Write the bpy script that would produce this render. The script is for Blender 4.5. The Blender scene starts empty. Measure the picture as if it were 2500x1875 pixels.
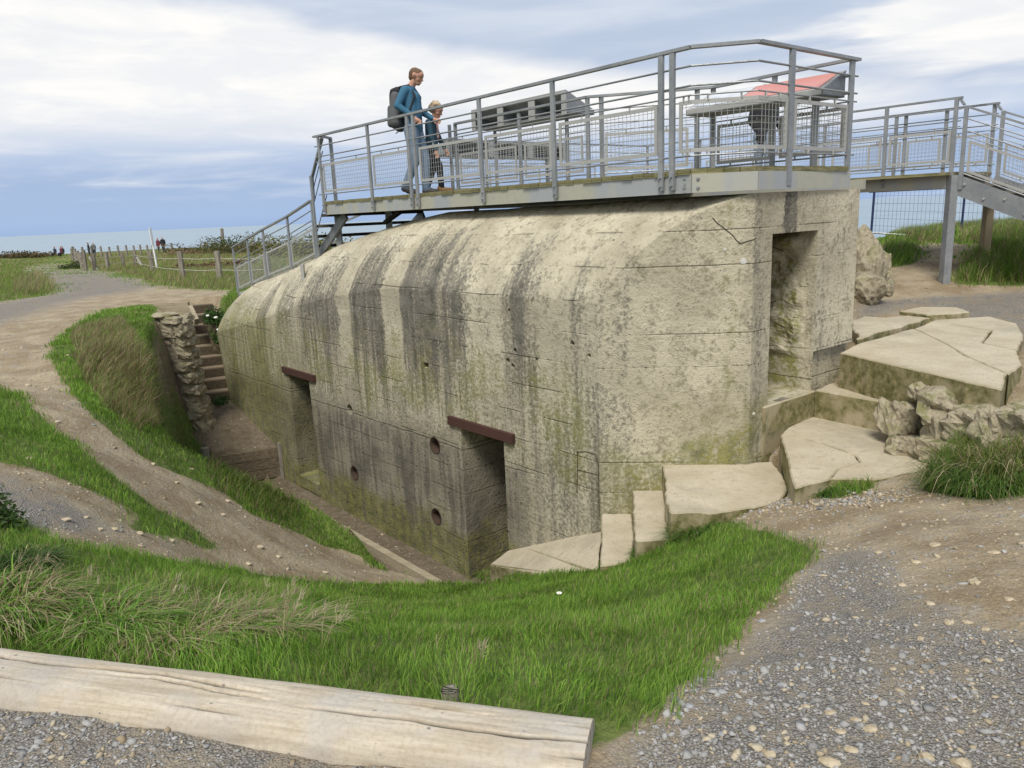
import bpy, bmesh, math, random
import numpy as np
from mathutils import Vector, Matrix
rng = np.random.default_rng(7); random.seed(7)
S = bpy.context.scene
# ------------------------------------------------------------------ camera
F = 1850.; A = math.radians(2.5); PT = math.radians(12.64); EYE = np.array([0, 0, 1.65])
cf = np.array([0, math.cos(PT), -math.sin(PT)]); cu0 = np.array([0, math.sin(PT), math.cos(PT)]); cr0 = np.array([1., 0, 0])
cr = cr0*math.cos(A)-cu0*math.sin(A); cu = cu0*math.cos(A)+cr0*math.sin(A)
cam = bpy.data.cameras.new('camera'); co = bpy.data.objects.new('camera', cam); S.collection.objects.link(co)
cam.sensor_width = 36; cam.lens = F/2500*36; cam.clip_start = .05; cam.clip_end = 60000
M = Matrix.Identity(4)
for i in range(3): M[i][0] = cr[i]; M[i][1] = cu[i]; M[i][2] = -cf[i]; M[i][3] = EYE[i]
co.matrix_world = M; S.camera = co
# ------------------------------------------------------------------ node helper
class NT:
    def __init__(s, tree): s.t = tree; s.n = tree.nodes; s.l = tree.links
    def put(s, node, key, v):
        if v is None: return
        i = node.inputs[key]
        if isinstance(v, bpy.types.NodeSocket): s.l.new(v, i)
        else:
            if hasattr(i.default_value, '__len__') and not hasattr(v, '__len__'): v = (v,)*len(i.default_value)
            if hasattr(i.default_value, '__len__') and len(i.default_value) == 4 and len(v) == 3: v = (*v, 1)
            i.default_value = v
    def new(s, typ, **kw):
        n = s.n.new(typ)
        for k, v in kw.items(): setattr(n, k, v)
        return n
    def math(s, op, a, b=None, c=None, clamp=False):
        n = s.new('ShaderNodeMath', operation=op, use_clamp=clamp)
        for k, v in ((0, a), (1, b), (2, c)): s.put(n, k, v)
        return n.outputs[0]
    def vmath(s, op, a, b=None):
        n = s.new('ShaderNodeVectorMath', operation=op); s.put(n, 0, a); s.put(n, 1, b); return n.outputs[0]
    def noise(s, vec, scale, detail=4, rough=.55, dist=0, col=False):
        n = s.new('ShaderNodeTexNoise'); s.put(n, 'Vector', vec); s.put(n, 'Scale', scale); s.put(n, 'Detail', detail); s.put(n, 'Roughness', rough); s.put(n, 'Distortion', dist)
        return n.outputs['Color' if col else 0]
    def voro(s, vec, scale, feat='F1', out='Distance', rnd=1):
        n = s.new('ShaderNodeTexVoronoi', feature=feat); s.put(n, 'Vector', vec); s.put(n, 'Scale', scale); s.put(n, 'Randomness', rnd); return n.outputs[out]
    def ramp(s, v, stops, interp='LINEAR'):
        n = s.new('ShaderNodeValToRGB'); e = n.color_ramp.elements; n.color_ramp.interpolation = interp
        while len(e) < len(stops): e.new(.5)
        for k, (p, c) in enumerate(stops):
            e[k].position = p; e[k].color = (*c, 1) if hasattr(c, '__len__') else (c, c, c, 1)
        s.put(n, 0, v); return n.outputs[0]
    def mix(s, f, a, b, mode='MIX'):
        n = s.new('ShaderNodeMix', data_type='RGBA', blend_type=mode, clamp_factor=True); s.put(n, 0, f); s.put(n, 6, a); s.put(n, 7, b); return n.outputs[2]
    def mapr(s, v, a, b, c=0, d=1, sm=True):
        n = s.new('ShaderNodeMapRange', interpolation_type='SMOOTHSTEP' if sm else 'LINEAR')
        for k, x in enumerate((v, a, b, c, d)): s.put(n, k, x)
        return n.outputs[0]
    def sep(s, v):
        n = s.new('ShaderNodeSeparateXYZ'); s.put(n, 0, v); return n.outputs
    def comb(s, x, y, z):
        n = s.new('ShaderNodeCombineXYZ'); s.put(n, 0, x); s.put(n, 1, y); s.put(n, 2, z); return n.outputs[0]
    def bump(s, h, strength=.5, dist=.01, nrm=None):
        n = s.new('ShaderNodeBump'); s.put(n, 'Strength', strength); s.put(n, 'Distance', dist); s.put(n, 'Height', h); s.put(n, 'Normal', nrm); return n.outputs[0]
    def obj(s): return s.new('ShaderNodeTexCoord').outputs['Object']
    def pos(s): return s.new('ShaderNodeNewGeometry').outputs['Position']
    def rnd(s): return s.new('ShaderNodeObjectInfo').outputs['Random']
    def attr(s, name, out='Color'): return s.new('ShaderNodeAttribute', attribute_name=name).outputs[out]
MATS = {}
def mat(name, fn=None, col=None, rough=.8, metal=0, spec=.3):
    if name in MATS: return MATS[name]
    m = bpy.data.materials.new(name); m.use_nodes = True; t = NT(m.node_tree); p = m.node_tree.nodes['Principled BSDF']
    p.inputs['Roughness'].default_value = rough; p.inputs['Metallic'].default_value = metal; p.inputs['Specular IOR Level'].default_value = spec
    if col is not None: p.inputs['Base Color'].default_value = (*col, 1)
    if fn: fn(t, p)
    MATS[name] = m; return m
# ------------------------------------------------------------------ world: overcast, broken cloud
SUN_EL, SUN_AZ = 54, 196      # azimuth clockwise from +Y
W = bpy.data.worlds.new('World'); S.world = W; W.use_nodes = True; t = NT(W.node_tree)
sky = t.new('ShaderNodeTexSky', sky_type='NISHITA', sun_disc=False); sky.sun_elevation = math.radians(SUN_EL); sky.sun_rotation = math.radians(SUN_AZ)
sky.air_density = 1.2; sky.dust_density = 1.5
g = t.new('ShaderNodeTexCoord').outputs['Generated']
gx, gy, gz = t.sep(g)
el = t.math('ARCSINE', gz); az = t.math('ARCTAN2', gx, gy)
cv = t.comb(t.math('MULTIPLY', az, 1.5), t.math('MULTIPLY', el, 4.5), 1.7)
n1 = t.noise(cv, 1.3, 5, .5, .2)
cv2 = t.comb(t.math('MULTIPLY', az, 2.2), t.math('MULTIPLY', el, 16.), 5.1)
n2 = t.noise(cv2, 1.6, 5, .55, .3)
# bright cloud bank lies low to the left, its top edge sinking to the right; grey-blue sheet over it
edge = t.math('ADD', t.math('SUBTRACT', .190, t.math('MULTIPLY', az, .140)), t.math('MULTIPLY', t.math('SUBTRACT', n1, .5), .16))
up = t.mapr(t.math('SUBTRACT', el, edge), -.012, .022)
lowe = t.math('ADD', t.math('ADD', .108, t.math('MULTIPLY', t.math('ABSOLUTE', t.math('ADD', az, .1)), .0)), t.math('MULTIPLY', t.math('SUBTRACT', n2, .5), .13))
lowm = t.mapr(t.math('SUBTRACT', el, lowe), -.035, .025)
white = t.math('MULTIPLY', t.math('SUBTRACT', 1, up), lowm)
# second bright cloud to the right
dx = t.math('MULTIPLY', t.math('SUBTRACT', az, .58), 3.6); dy = t.math('MULTIPLY', t.math('SUBTRACT', el, .172), 14.)
bl = t.math('ADD', t.math('SUBTRACT', 1, t.math('SQRT', t.math('ADD', t.math('MULTIPLY', dx, dx), t.math('MULTIPLY', dy, dy)))), t.math('MULTIPLY', t.math('SUBTRACT', n2, .5), 1.5))
bl = t.mapr(bl, .05, .5)
white = t.math('MAXIMUM', white, bl)
grey = t.mix(t.mapr(n2, .3, .72), (4.0, 4.7, 5.95), (5.3, 5.8, 6.6))
low = t.ramp(t.mapr(el, 0, .12, 0, 1, False), [(0, (.28, .385, .58)), (.10, (.31, .415, .60)), (.45, (.315, .41, .58)), (.8, (.42, .50, .645)), (1, (.50, .565, .675))])
low = t.mix(t.mapr(n2, .50, .72), t.mix(1, low, (10, 10, 10), 'MULTIPLY'), (5.6, 6.05, 6.8))
base = t.mix(t.mapr(el, .09, .13), low, grey)
n3 = t.noise(t.comb(t.math('MULTIPLY', az, 5), t.math('MULTIPLY', el, 22.), 9.3), 1.5, 6, .6, .4)
cl = t.mix(white, base, t.mix(t.mapr(n3, .38, .68), (6.9, 7.0, 7.2), (7.9, 7.8, 7.65)))
hs = t.new('ShaderNodeMapRange'); t.put(hs, 0, el); t.put(hs, 1, .35); t.put(hs, 2, 1.2)
cl = t.mix(t.mapr(n1, .35, .65), t.mix(t.math('MULTIPLY', hs.outputs[0], .35), cl, sky.outputs[0]), cl)
bg = W.node_tree.nodes['Background']; t.put(bg, 'Color', cl); bg.inputs['Strength'].default_value = .09
# ------------------------------------------------------------------ sun
sl = bpy.data.lights.new('sun', 'SUN'); sl.energy = 2.5; sl.angle = math.radians(20); sl.color = (1, .95, .86)
so = bpy.data.objects.new('sun', sl); S.collection.objects.link(so)
e_, a_ = math.radians(SUN_EL), math.radians(SUN_AZ)
so.rotation_euler = Vector((-math.sin(a_)*math.cos(e_), -math.cos(a_)*math.cos(e_), -math.sin(e_))).to_track_quat('-Z', 'Y').to_euler()
S.view_settings.view_transform = 'Standard'; S.view_settings.look = 'None'; S.view_settings.exposure = .5; S.view_settings.gamma = 1
S.cycles.use_denoising = True; S.cycles.max_bounces = 6; S.cycles.diffuse_bounces = 4
# ------------------------------------------------------------------ geometry helpers
D = 2500/2212
def ray(x, y): return cf+cr*((x-1250)/F)-cu*((y-937.5)/F)
def onz(x, y, z): d = ray(x, y); return EYE+d*((z-EYE[2])/d[2])
def aty(x, y, Y): d = ray(x, y); return EYE+d*(Y/d[1])
def proj(P):
    d = np.asarray(P)-EYE; z = d@cf; z = np.where(z < .05, .05, z)
    return 1250+F*(d@cr)/z, 937.5-F*(d@cu)/z, d@cf
def hv(h): h = math.radians(h); return np.array([math.sin(h), math.cos(h), 0])
O = np.array([1.5, 7.4, 0]); U = hv(-39.1); V = hv(50.9)
def uv(u, v, z=0): return O+U*u+V*v+np.array([0, 0, z])
C2 = np.array([2.30, 7.10, 0]); C1 = np.array([.852, 7.278, 0]); HF, HE, HP = 140, 97, 52
FX, FY = hv(140), hv(50)          # bunker local x (to the right along the front) and y (inward)
def bk(s, d, z=0): return C1-FX*s+FY*d+np.array([0, 0, z])
def link(o): S.collection.objects.link(o); return o
def mesh_obj(name, verts, faces, m, parent=None, smooth=False):
    me = bpy.data.meshes.new(name); me.from_pydata([tuple(map(float, v)) for v in verts], [], faces); me.update()
    if m: me.materials.append(m)
    if smooth: me.shade_smooth()
    o = link(bpy.data.objects.new(name, me)); o.parent = parent; return o
def bm_obj(name, bm, m, parent=None, smooth=False):
    me = bpy.data.meshes.new(name); bm.to_mesh(me); bm.free()
    if m:
        for x in (m if isinstance(m, list) else [m]): me.materials.append(x)
    if smooth: me.shade_smooth()
    o = link(bpy.data.objects.new(name, me)); o.parent = parent; return o
def tag(o, label, cat, group=None):
    o['label'] = label; o['category'] = cat
    if group: o['group'] = group
    return o
def struct(o, kind='structure'): o['kind'] = kind; return o
def empty(name, loc, label, cat, group=None):
    o = link(bpy.data.objects.new(name, None)); o.location = tuple(map(float, loc)); o.empty_display_size = .1
    return tag(o, label, cat, group)
def loc_of(p):
    if p is None: return np.zeros(3)
    l = np.array(p.location)
    return l+loc_of(p.parent)
BOXF = [(0, 1, 3, 2), (4, 6, 7, 5), (0, 4, 5, 1), (2, 3, 7, 6), (0, 2, 6, 4), (1, 5, 7, 3)]
class MB:
    """collects boxes, bars and prisms in world space, built relative to the parent's location"""
    def __init__(s): s.v = []; s.f = []
    def add(s, v, f): k = len(s.v); s.v += [np.asarray(p, float) for p in v]; s.f += [tuple(k+i for i in q) for q in f]; return s
    def bar(s, a, b, w, h, up=(0, 0, 1)):
        a = np.asarray(a, float); b = np.asarray(b, float); d = b-a; L = np.linalg.norm(d); d /= L
        up = np.asarray(up, float); sd = np.cross(d, up); n = np.linalg.norm(sd)
        if n < 1e-4: sd = np.cross(d, (1., 0, 0)); n = np.linalg.norm(sd)
        sd /= n; up = np.cross(sd, d)
        vs = [p+sd*(i*w/2)+up*(j*h/2) for p in (a, b) for i in (-1, 1) for j in (-1, 1)]
        return s.add(vs, BOXF)
    def tube(s, a, b, r, n=6, r2=None):
        a = np.asarray(a, float); b = np.asarray(b, float); d = b-a; d /= np.linalg.norm(d); r2 = r if r2 is None else r2
        x = np.cross(d, (0, 0, 1.) if abs(d[2]) < .9 else (1., 0, 0)); x /= np.linalg.norm(x); y = np.cross(d, x)
        vs = []
        for k in range(n):
            c, q = math.cos(2*math.pi*k/n), math.sin(2*math.pi*k/n)
            vs += [a+(x*c+y*q)*r, b+(x*c+y*q)*r2]
        fs = [(2*k, 2*k+1, (2*k+3) % (2*n), (2*k+2) % (2*n)) for k in range(n)]
        fs += [tuple(range(2*n-2, -1, -2)), tuple(range(1, 2*n, 2))]
        return s.add(vs, fs)
    def build(s, name, m, parent=None, smooth=False):
        o = loc_of(parent); return mesh_obj(name, [p-o for p in s.v], s.f, m, parent, smooth)
def vnoise(x, y, seed=0):
    xi = np.floor(x).astype(np.int64); yi = np.floor(y).astype(np.int64); fx = x-xi; fy = y-yi
    fx = fx*fx*(3-2*fx); fy = fy*fy*(3-2*fy)
    def h(a, b):
        n = (a*374761393+b*668265263+seed*974711) & 0xffffffff; n = ((n ^ (n >> 13))*1274126177) & 0xffffffff
        return ((n ^ (n >> 16)) & 0xffff)/65535.
    return (h(xi, yi)*(1-fx)+h(xi+1, yi)*fx)*(1-fy)+(h(xi, yi+1)*(1-fx)+h(xi+1, yi+1)*fx)*fy
def fbm(x, y, seed=0, o=4):
    r = 0; a = .5
    for k in range(o): r = r+a*vnoise(x*2**k, y*2**k, seed+k); a /= 2
    return r
def inpoly(x, y, poly):
    ins = np.zeros(np.shape(x), bool); n = len(poly)
    for i in range(n):
        x1, y1 = poly[i]; x2, y2 = poly[(i+1) % n]
        if y1 == y2: continue
        c = (y1 > y) != (y2 > y); ins ^= c & (x < (x2-x1)*(y-y1)/(y2-y1)+x1)
    return ins
def sdpoly(x, y, poly):
    d = np.full(np.shape(x), 1e9); n = len(poly)
    for i in range(n):
        a = np.array(poly[i][:2]); b = np.array(poly[(i+1) % n][:2]); e = b-a
        tt = np.clip(((x-a[0])*e[0]+(y-a[1])*e[1])/(e@e), 0, 1)
        d = np.minimum(d, np.hypot(x-a[0]-tt*e[0], y-a[1]-tt*e[1]))
    return np.where(inpoly(x, y, poly), -d, d)
def sstep(a, b, x): t_ = np.clip((x-a)/(b-a), 0, 1); return t_*t_*(3-2*t_)
# ------------------------------------------------------------------ terrain
CP = [  # photo points (in 2212-wide pixels) with the height of the ground there
 (0,1659,0),(600,1655,0),(1250,1659,0),(1700,1655,0),(2212,1655,0),(0,1400,.02),(600,1430,.0),(1270,1560,-.02),
 (0,1250,.05),(300,1300,-.02),(600,1330,-.4),(900,1340,-.65),(1200,1380,-.5),(1000,1430,-.12),(1300,1480,-.15),
 (0,1140,.02),(150,1165,-.1),(300,1200,-.5),(480,1228,-1.15),(600,1250,-1.5),(800,1268,-2.1),(950,1268,-2.35),
 (1080,1264,-2.3),(1200,1240,-1.8),(1330,1225,-1.55),(1440,1170,-1.25),(1540,1110,-1.0),(1690,1085,-.88),(1740,1075,-.72),(1900,1048,-.64),(2010,1030,-.58),
 (1400,1300,-.75),(1600,1200,-.6),(1750,1190,-.42),(1650,1320,-.25),(1500,1420,-.12),(1400,1550,0),
 (1800,1300,-.14),(2000,1200,-.2),(2212,1150,-.1),(1850,1120,-.5),(2100,1090,-.38),(2212,1400,0),(1900,1500,0),
 (0,1000,-.02),(100,1060,-.1),(200,1130,-.3),(300,1165,-.5),(450,1195,-1.08),
 (0,850,0),(110,920,-.08),(200,1000,-.25),(330,1100,-.68),(440,1165,-1.05),
 (60,720,0),(120,800,0),(150,870,-.08),(250,960,-.38),(400,1060,-.85),(550,1140,-1.4),(700,1210,-1.95),(820,1242,-2.3),
 (120,770,.05),(180,880,-.1),(270,955,-.4),(330,985,-.62),(450,1015,-1.1),(560,1075,-1.6),(650,1125,-2.1),(750,1185,-2.45),(825,1228,-2.55),
 (230,675,.1),(310,690,.1),(250,760,.1),(0,640,0),(200,640,0),(340,640,-.02),(450,640,0),(60,590,-.1),(300,612,-.05),
 (537/D,684/D,-.08),(448/D,690/D,-.1),(420,625,-.1),(500,630,0)]
CW = [(-3,0,0),(3,0,0),(0,-4,0),(7,2,0),(-7,2,0),(-8,5,.05),(12,6,.1),(10,-4,0),(-10,-4,0),
 (5.5,5.9,-.05),(5.2,6.6,0),(5.2,8,.0),(6.6,9.2,.02),(5.5,10.3,.05),(4.2,8.8,0),(6.74,11.5,.32),(8.1,13,.73),(5,11.5,.3),(6,14,.6),(9.5,12,.75),(9,15.5,.85),(5,15.5,.7),(12,11,.9),(8,10,.15),(11,8.5,.2),
 (-14.6,36,-.3),(-20,46,-.42),(-32,58,-.5),(-30,70,-.7),(-45,100,-1.4),(-20,70,-.6),(-60,60,-.6),(-25,22,.1),(-12,18,0),(-15,12,0),(-80,100,-1.3),(-10,40,-.2),(0,40,0),(-120,160,-3),(40,60,0),(20,30,.3)]
for u_, v_, z_ in [(7.5, .8, .75), (9.8, .3, .40), (11.5, 0, .18), (13, -.4, .02), (8, 3, .7), (4, 5, .7), (1, 5, .5), (10, 3, .3), (6, 9, .4), (13, 4, .0)]:
    p = uv(u_, v_); CW.append((p[0], p[1], z_))
pts = [tuple(onz(x*D, y*D, z)) for x, y, z in CP]+CW
Pc = np.array(pts)
def _phi(r): return np.sqrt(r*r+.16)
n_ = len(Pc); K = _phi(np.hypot(Pc[:, None, 0]-Pc[None, :, 0], Pc[:, None, 1]-Pc[None, :, 1]))-.0*np.eye(n_)
K -= np.eye(n_)*.15      # light smoothing
Q = np.c_[np.ones(n_), Pc[:, :2]]
coef = np.linalg.solve(np.block([[K, Q], [Q.T, np.zeros((3, 3))]]), np.r_[Pc[:, 2], 0, 0, 0])
TR = [(-.32,7.95),(-.85,8.12),(-1.4,8.62),(-2.0,9.55),(-2.75,10.55),(-3.3,11.25),(-4.3,12.55),(-5.35,13.1),(-5.75,13.45),(-6.1,14.3),(-6.75,15.2),(-7.75,16.6),(-8.25,17.55),(-7.1,17.95),(-6.15,16.2),(-5.6,15.3),(-4.0,14.2),(.6,8.6),(.3,8.0)]
FOOT = [bk(s, .25)[:2] for s in (.0, 3, 6, 9.6)]+[bk(11.6, .9)[:2], bk(11.6, 3.1)[:2], bk(0, 3.1)[:2], (C2+hv(52)*1.75+hv(-38)*.25)[:2], (C2+hv(52)*.2+hv(-38)*.2)[:2]]
PIT = [(-1.5,8.75),(-2.2,9.32),(-2.75,9.5),(-3.2,9.2),(-3.55,8.75),(-3.95,8.45),(-4.35,8.85),(-4.95,10.1),(-5.45,11.2),(-5.85,12.2),(-6.25,13.2),(-6.5,14.4),(-4.5,15.8),(-2,13.3),(0,10.3)]
CARVE = [([(3.47,7.83),(3.92,6.27),(4.0,6.0),(4.4,6.55),(4.77,6.9),(5.2,7.6),(5.75,8.35),(6.21,9.16),(6.27,9.88),(5.48,9.73),(4.75,10.1),(3.86,8.27)], .06),
 ([(3.15,7.7),(3.5,8.1),(3.95,7.6),(4.1,7.2),(3.76,6.98)], -.36), ([(2.55,7.16),(2.8,7.44),(3.22,7.9),(3.60,7.55),(3.95,7.18),(4.08,6.85),(3.46,6.02),(2.59,5.93),(2.25,5.77)], -.64),
 ([(1.46,7.3),(2.34,7.3),(2.6,7.2),(2.44,6.44),(2.27,6.14),(1.59,5.93),(1.29,5.98)], -.92), ([(1.15,7.4),(1.5,7.4),(1.3,6.05),(1.01,6.05)], -1.2), ([(.84,7.4),(1.16,7.4),(1.09,6.67),(.98,6.15),(.7,6.11)], -1.45)]
RAMP = [(.86,7.4),(.60,7.7),(-.1,8.6),(-.36,8.45),(.16,7.3),(.7,6.38)]
CLIFF = [(-400,-200),(120,-200),(60,2),(30,12),(14,17.5),(8,19.5),(3,23),(-4,34),(-9,60),(-14,95),(-40,135),(-150,160),(-400,160)]
def ground(x, y):
    x = np.asarray(x, float); y = np.asarray(y, float); z = np.zeros(x.shape)
    for k in range(n_): z += coef[k]*_phi(np.hypot(x-Pc[k, 0], y-Pc[k, 1]))
    z += coef[n_]+coef[n_+1]*x+coef[n_+2]*y
    far = sstep(25, 45, y)
    z = np.clip(z, -3.2, 1.6)
    z += (fbm(x*1.3, y*1.3, 3)-.47)*.10+(fbm(x*5, y*5, 9, 3)-.44)*.035+far*(fbm(x*.12, y*.12, 5)-.47)*.5
    s = -((x-C1[0])*FX[0]+(y-C1[1])*FX[1])
    dd_ = (x-C1[0])*FY[0]+(y-C1[1])*FY[1]; stp = 8.10+.34*(.15-dd_)
    fl = np.where(s < stp, -2.97, -2.46+np.clip(s-8, 0, 2)*.27)
    sd = (x+6.48)*(-.45)+(y-15.45)*.89
    fl = np.where(sd > 0, np.maximum(fl, np.minimum(-1.93+.6*sd, -.25)), fl)
    fl = fl+(fbm(x*3, y*3, 21, 3)-.44)*.06
    dT = sdpoly(x, y, TR); w = sstep(.28, .0, dT)
    z = np.where(dT < .28, z*(1-w)+np.minimum(fl, z)*w, z)
    dP = sdpoly(x, y, PIT); w = sstep(.02, -.42, dP); z = np.where(dP < .02, z*(1-w)+np.minimum(fl, z)*w, z)
    for poly, zt in CARVE: z = np.where(sdpoly(x, y, poly) < .03, np.minimum(z, zt-.1), z)
    rp = -1.85+(x-.86)*.295-(y-7.27)*.354; z = np.where(sdpoly(x, y, RAMP) < .03, np.minimum(z, rp), z)
    dF = sdpoly(x, y, FOOT); z = np.where(dF < 0, np.minimum(z, -3.7), z)
    dC = sdpoly(x, y, CLIFF); z = z-np.clip(dC, 0, 30)*1.4-np.where(dC > 30, 5, 0)
    return np.maximum(z, -34)
def axis(dense, step, lo, hi, gr):
    a = list(np.arange(dense[0], dense[1], step)); st = step
    while a[-1] < hi: st *= gr; a.append(a[-1]+st)
    st = step
    while a[0] > lo: st *= gr; a.insert(0, a[0]-st)
    return np.array(a)
gxs = axis((-7.2, 5.0), .05, -300, 120, 1.06); gys = axis((1.5, 12.5), .05, -30, 320, 1.035)
GX, GY = np.meshgrid(gxs, gys); GZ = ground(GX, GY)
def sample(arr, x, y):
    i = np.clip(np.searchsorted(gxs, x)-1, 0, len(gxs)-2); j = np.clip(np.searchsorted(gys, y)-1, 0, len(gys)-2)
    fx = np.clip((x-gxs[i])/(gxs[i+1]-gxs[i]), 0, 1); fy = np.clip((y-gys[j])/(gys[j+1]-gys[j]), 0, 1)
    return (arr[j, i]*(1-fx)+arr[j, i+1]*fx)*(1-fy)+(arr[j+1, i]*(1-fx)+arr[j+1, i+1]*fx)*fy
def gz(x, y): return float(sample(GZ, np.array([x]), np.array([y]))[0])
# what covers the ground where: outlines read off the photograph
GRASS = [
 [(-90,1110),(60,1138),(200,1185),(330,1205),(480,1228),(600,1248),(720,1258),(850,1262),(1000,1256),(1050,1240),(1250,1215),(1340,1200),(1345,1175),(1430,1165),(1450,1110),(1530,1102),(1600,1140),(1700,1158),(1765,1190),(1720,1240),(1640,1300),(1600,1370),(1540,1400),(1480,1470),(1440,1510),(1380,1560),(1300,1612),(1275,1640),(1262,1612),(900,1572),(600,1535),(0,1460),(-90,1450)],
 [(-90,810),(40,850),(110,920),(200,990),(290,1060),(340,1100),(420,1140),(472,1185),(455,1192),(390,1160),(280,1145),(300,1110),(240,1080),(150,1040),(60,1010),(-90,975)],
 [(335,662),(230,670),(180,690),(120,740),(108,770),(140,830),(200,900),(270,960),(330,1000),(400,1030),(480,1060),(540,1110),(620,1140),(690,1175),(760,1195),(835,1238),(850,1225),(780,1170),(700,1110),(650,1090),(600,1040),(540,1000),(470,960),(430,900),(350,860),(330,760)],
 [(420,655),(495,640),(515,615),(560,600),(560,650),(500,720),(450,790),(440,770),(420,720)],
 [(150,550),(175,580),(250,588),(300,598),(330,615),(420,625),(530,628),(700,600),(800,500),(150,480)],
 [(-90,500),(160,540),(140,560),(60,575),(45,598),(60,610),(110,620),(120,630),(60,645),(-90,660)],
 [(2058,614),(2085,560),(2130,530),(2300,470),(2300,615),(2150,618)], [(1905,575),(1915,500),(1990,545),(1975,570),(1930,580)], [(1880,420),(2300,420),(2300,545),(2180,535),(2060,520),(1990,525),(1930,515)],
 [(2012,1015),(2045,965),(2120,925),(2300,870),(2300,1062),(2150,1072),(2070,1050)],
 [(1712,1028),(1760,1040),(1890,1036),(1885,1058),(1800,1080),(1722,1062)]]
GRAVEL = [
 [(45,580),(130,560),(170,580),(250,590),(320,608),(335,622),(200,640),(110,662),(0,700),(-90,720),(-90,670),(110,635),(50,600)],
 [(-90,1480),(0,1500),(640,1590),(1275,1650),(1275,1700),(-90,1700)],
 [(1330,1700),(1420,1570),(1520,1480),(1640,1390),(1720,1290),(1790,1195),(1880,1180),(1960,1280),(2050,1340),(2300,1390),(2300,1700)],
 [(1850,652),(2300,625),(2300,800),(2190,720),(1980,660),(1850,690)],
 [(-90,1000),(30,1030),(120,1075),(220,1130),(180,1150),(60,1130),(-90,1105)]]
px_, py_, pd_ = proj(np.stack([GX, GY, GZ], -1)); px_ = px_/D; py_ = py_/D
jx = (fbm(GX*6, GY*6, 31, 3)-.44); jy = (fbm(GX*6, GY*6, 51, 3)-.44)
amp = np.clip(60/np.maximum(pd_, .5), 2, 26)*1.6
qx, qy = px_+jx*amp, py_+jy*amp*.6
vis = (pd_ > .5) & (px_ > -90) & (px_ < 2300) & (py_ > 400) & (py_ < 1700)
MG = np.zeros(GX.shape); MS = np.zeros(GX.shape)
for p in GRASS: MG = np.maximum(MG, inpoly(qx, qy, p))
for p in GRAVEL: MS = np.maximum(MS, inpoly(qx, qy, p))
MG = np.where(vis, MG, (GY > 14) | (GX < -5)); MS = np.where(vis, MS, (GY < 2.5) & (GX > -5)); MG = np.where((~vis) & (GX > 2), 0, MG)
MG = np.where((GY > 26) & ~inpoly(px_, py_, GRAVEL[0]), 1, MG)
dT_ = sdpoly(GX, GY, TR); MG = np.where(dT_ < .12, 0, MG); MS = np.where(dT_ < .2, 0, MS)
def blur(a, n=1):
    for _ in range(n):
        b = a.copy(); b[1:-1, 1:-1] = (a[1:-1, 1:-1]*2+a[:-2, 1:-1]+a[2:, 1:-1]+a[1:-1, :-2]+a[1:-1, 2:])/6; a = b
    return a
MGs, MSs = blur(MG.astype(float), 2), blur(MS.astype(float), 5)
DRY = sstep(18, 32, GY)*.75
def ground_mat(t, p):
    P = t.pos(); w = t.sep(t.attr('cover'))
    ng, nl, nf = t.noise(P, 2.2, 5, .6), t.noise(P, 9, 5, .65), t.noise(P, 60, 4, .7)
    dirt = t.mix(t.mapr(ng, .35, .68), (.33, .253, .155), (.51, .422, .285))
    dirt = t.mix(t.mapr(nl, .50, .72), dirt, (.42, .37, .295))
    dirt = t.mix(t.mapr(t.noise(P, 30, 5, .75), .58, .72, 0, .55), dirt, (.50, .43, .31)); dirt = t.mix(t.mapr(nf, .30, .75), t.mix(1, dirt, (.62, .61, .60), 'MULTIPLY'), dirt)
    v1 = t.new('ShaderNodeTexVoronoi'); t.put(v1, 'Vector', P); t.put(v1, 'Scale', 105.)
    peb = t.ramp(v1.outputs['Color'], [(0, (.18, .172, .16)), (.45, (.30, .288, .27)), (.75, (.42, .405, .38)), (.93, (.45, .39, .29)), (1, (.56, .52, .44))])
    peb = t.mix(t.mapr(v1.outputs['Distance'], .30, .62), peb, (.17, .155, .132))
    peb = t.mix(t.mapr(ng, .45, .75), peb, t.mix(.55, peb, (.33, .275, .20)))
    c = t.mix(t.math('MULTIPLY', w[1], t.mapr(t.math('ADD', nl, t.math('MULTIPLY', t.math('SUBTRACT', ng, .5), 1.2)), .34, .56)), t.mix(t.math('MULTIPLY', w[1], .6), dirt, (.30, .27, .225)), peb)
    c = t.mix(t.math('MULTIPLY', t.attr('damp_and_shade', 'Fac'), .8), c, t.mix(t.mapr(nl, .3, .7), (.075, .058, .040), (.155, .122, .085)))
    soil = t.mix(t.mapr(nl, .3, .7), (.07, .115, .022), (.16, .19, .05))
    soil = t.mix(w[2], soil, t.mix(t.mapr(ng, .35, .65), (.16, .15, .06), (.27, .22, .12)))
    gm = t.mapr(t.math('ADD', w[0], t.math('MULTIPLY', t.math('SUBTRACT', nl, .5), .9)), .35, .62)
    c = t.mix(gm, c, soil); t.put(p, 'Base Color', c); t.put(p, 'Roughness', .95)
    h = t.math('ADD', t.math('MULTIPLY', nf, .35), t.math('MULTIPLY', t.math('SUBTRACT', .7, v1.outputs['Distance']), t.math('MULTIPLY', w[1], .45)))
    nm = t.noise(P, 26, 5, .7); h = t.math('ADD', h, t.math('ADD', t.math('MULTIPLY', nl, 1.1), t.math('MULTIPLY', nm, .8))); t.put(p, 'Normal', t.bump(h, 1., .028))
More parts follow.
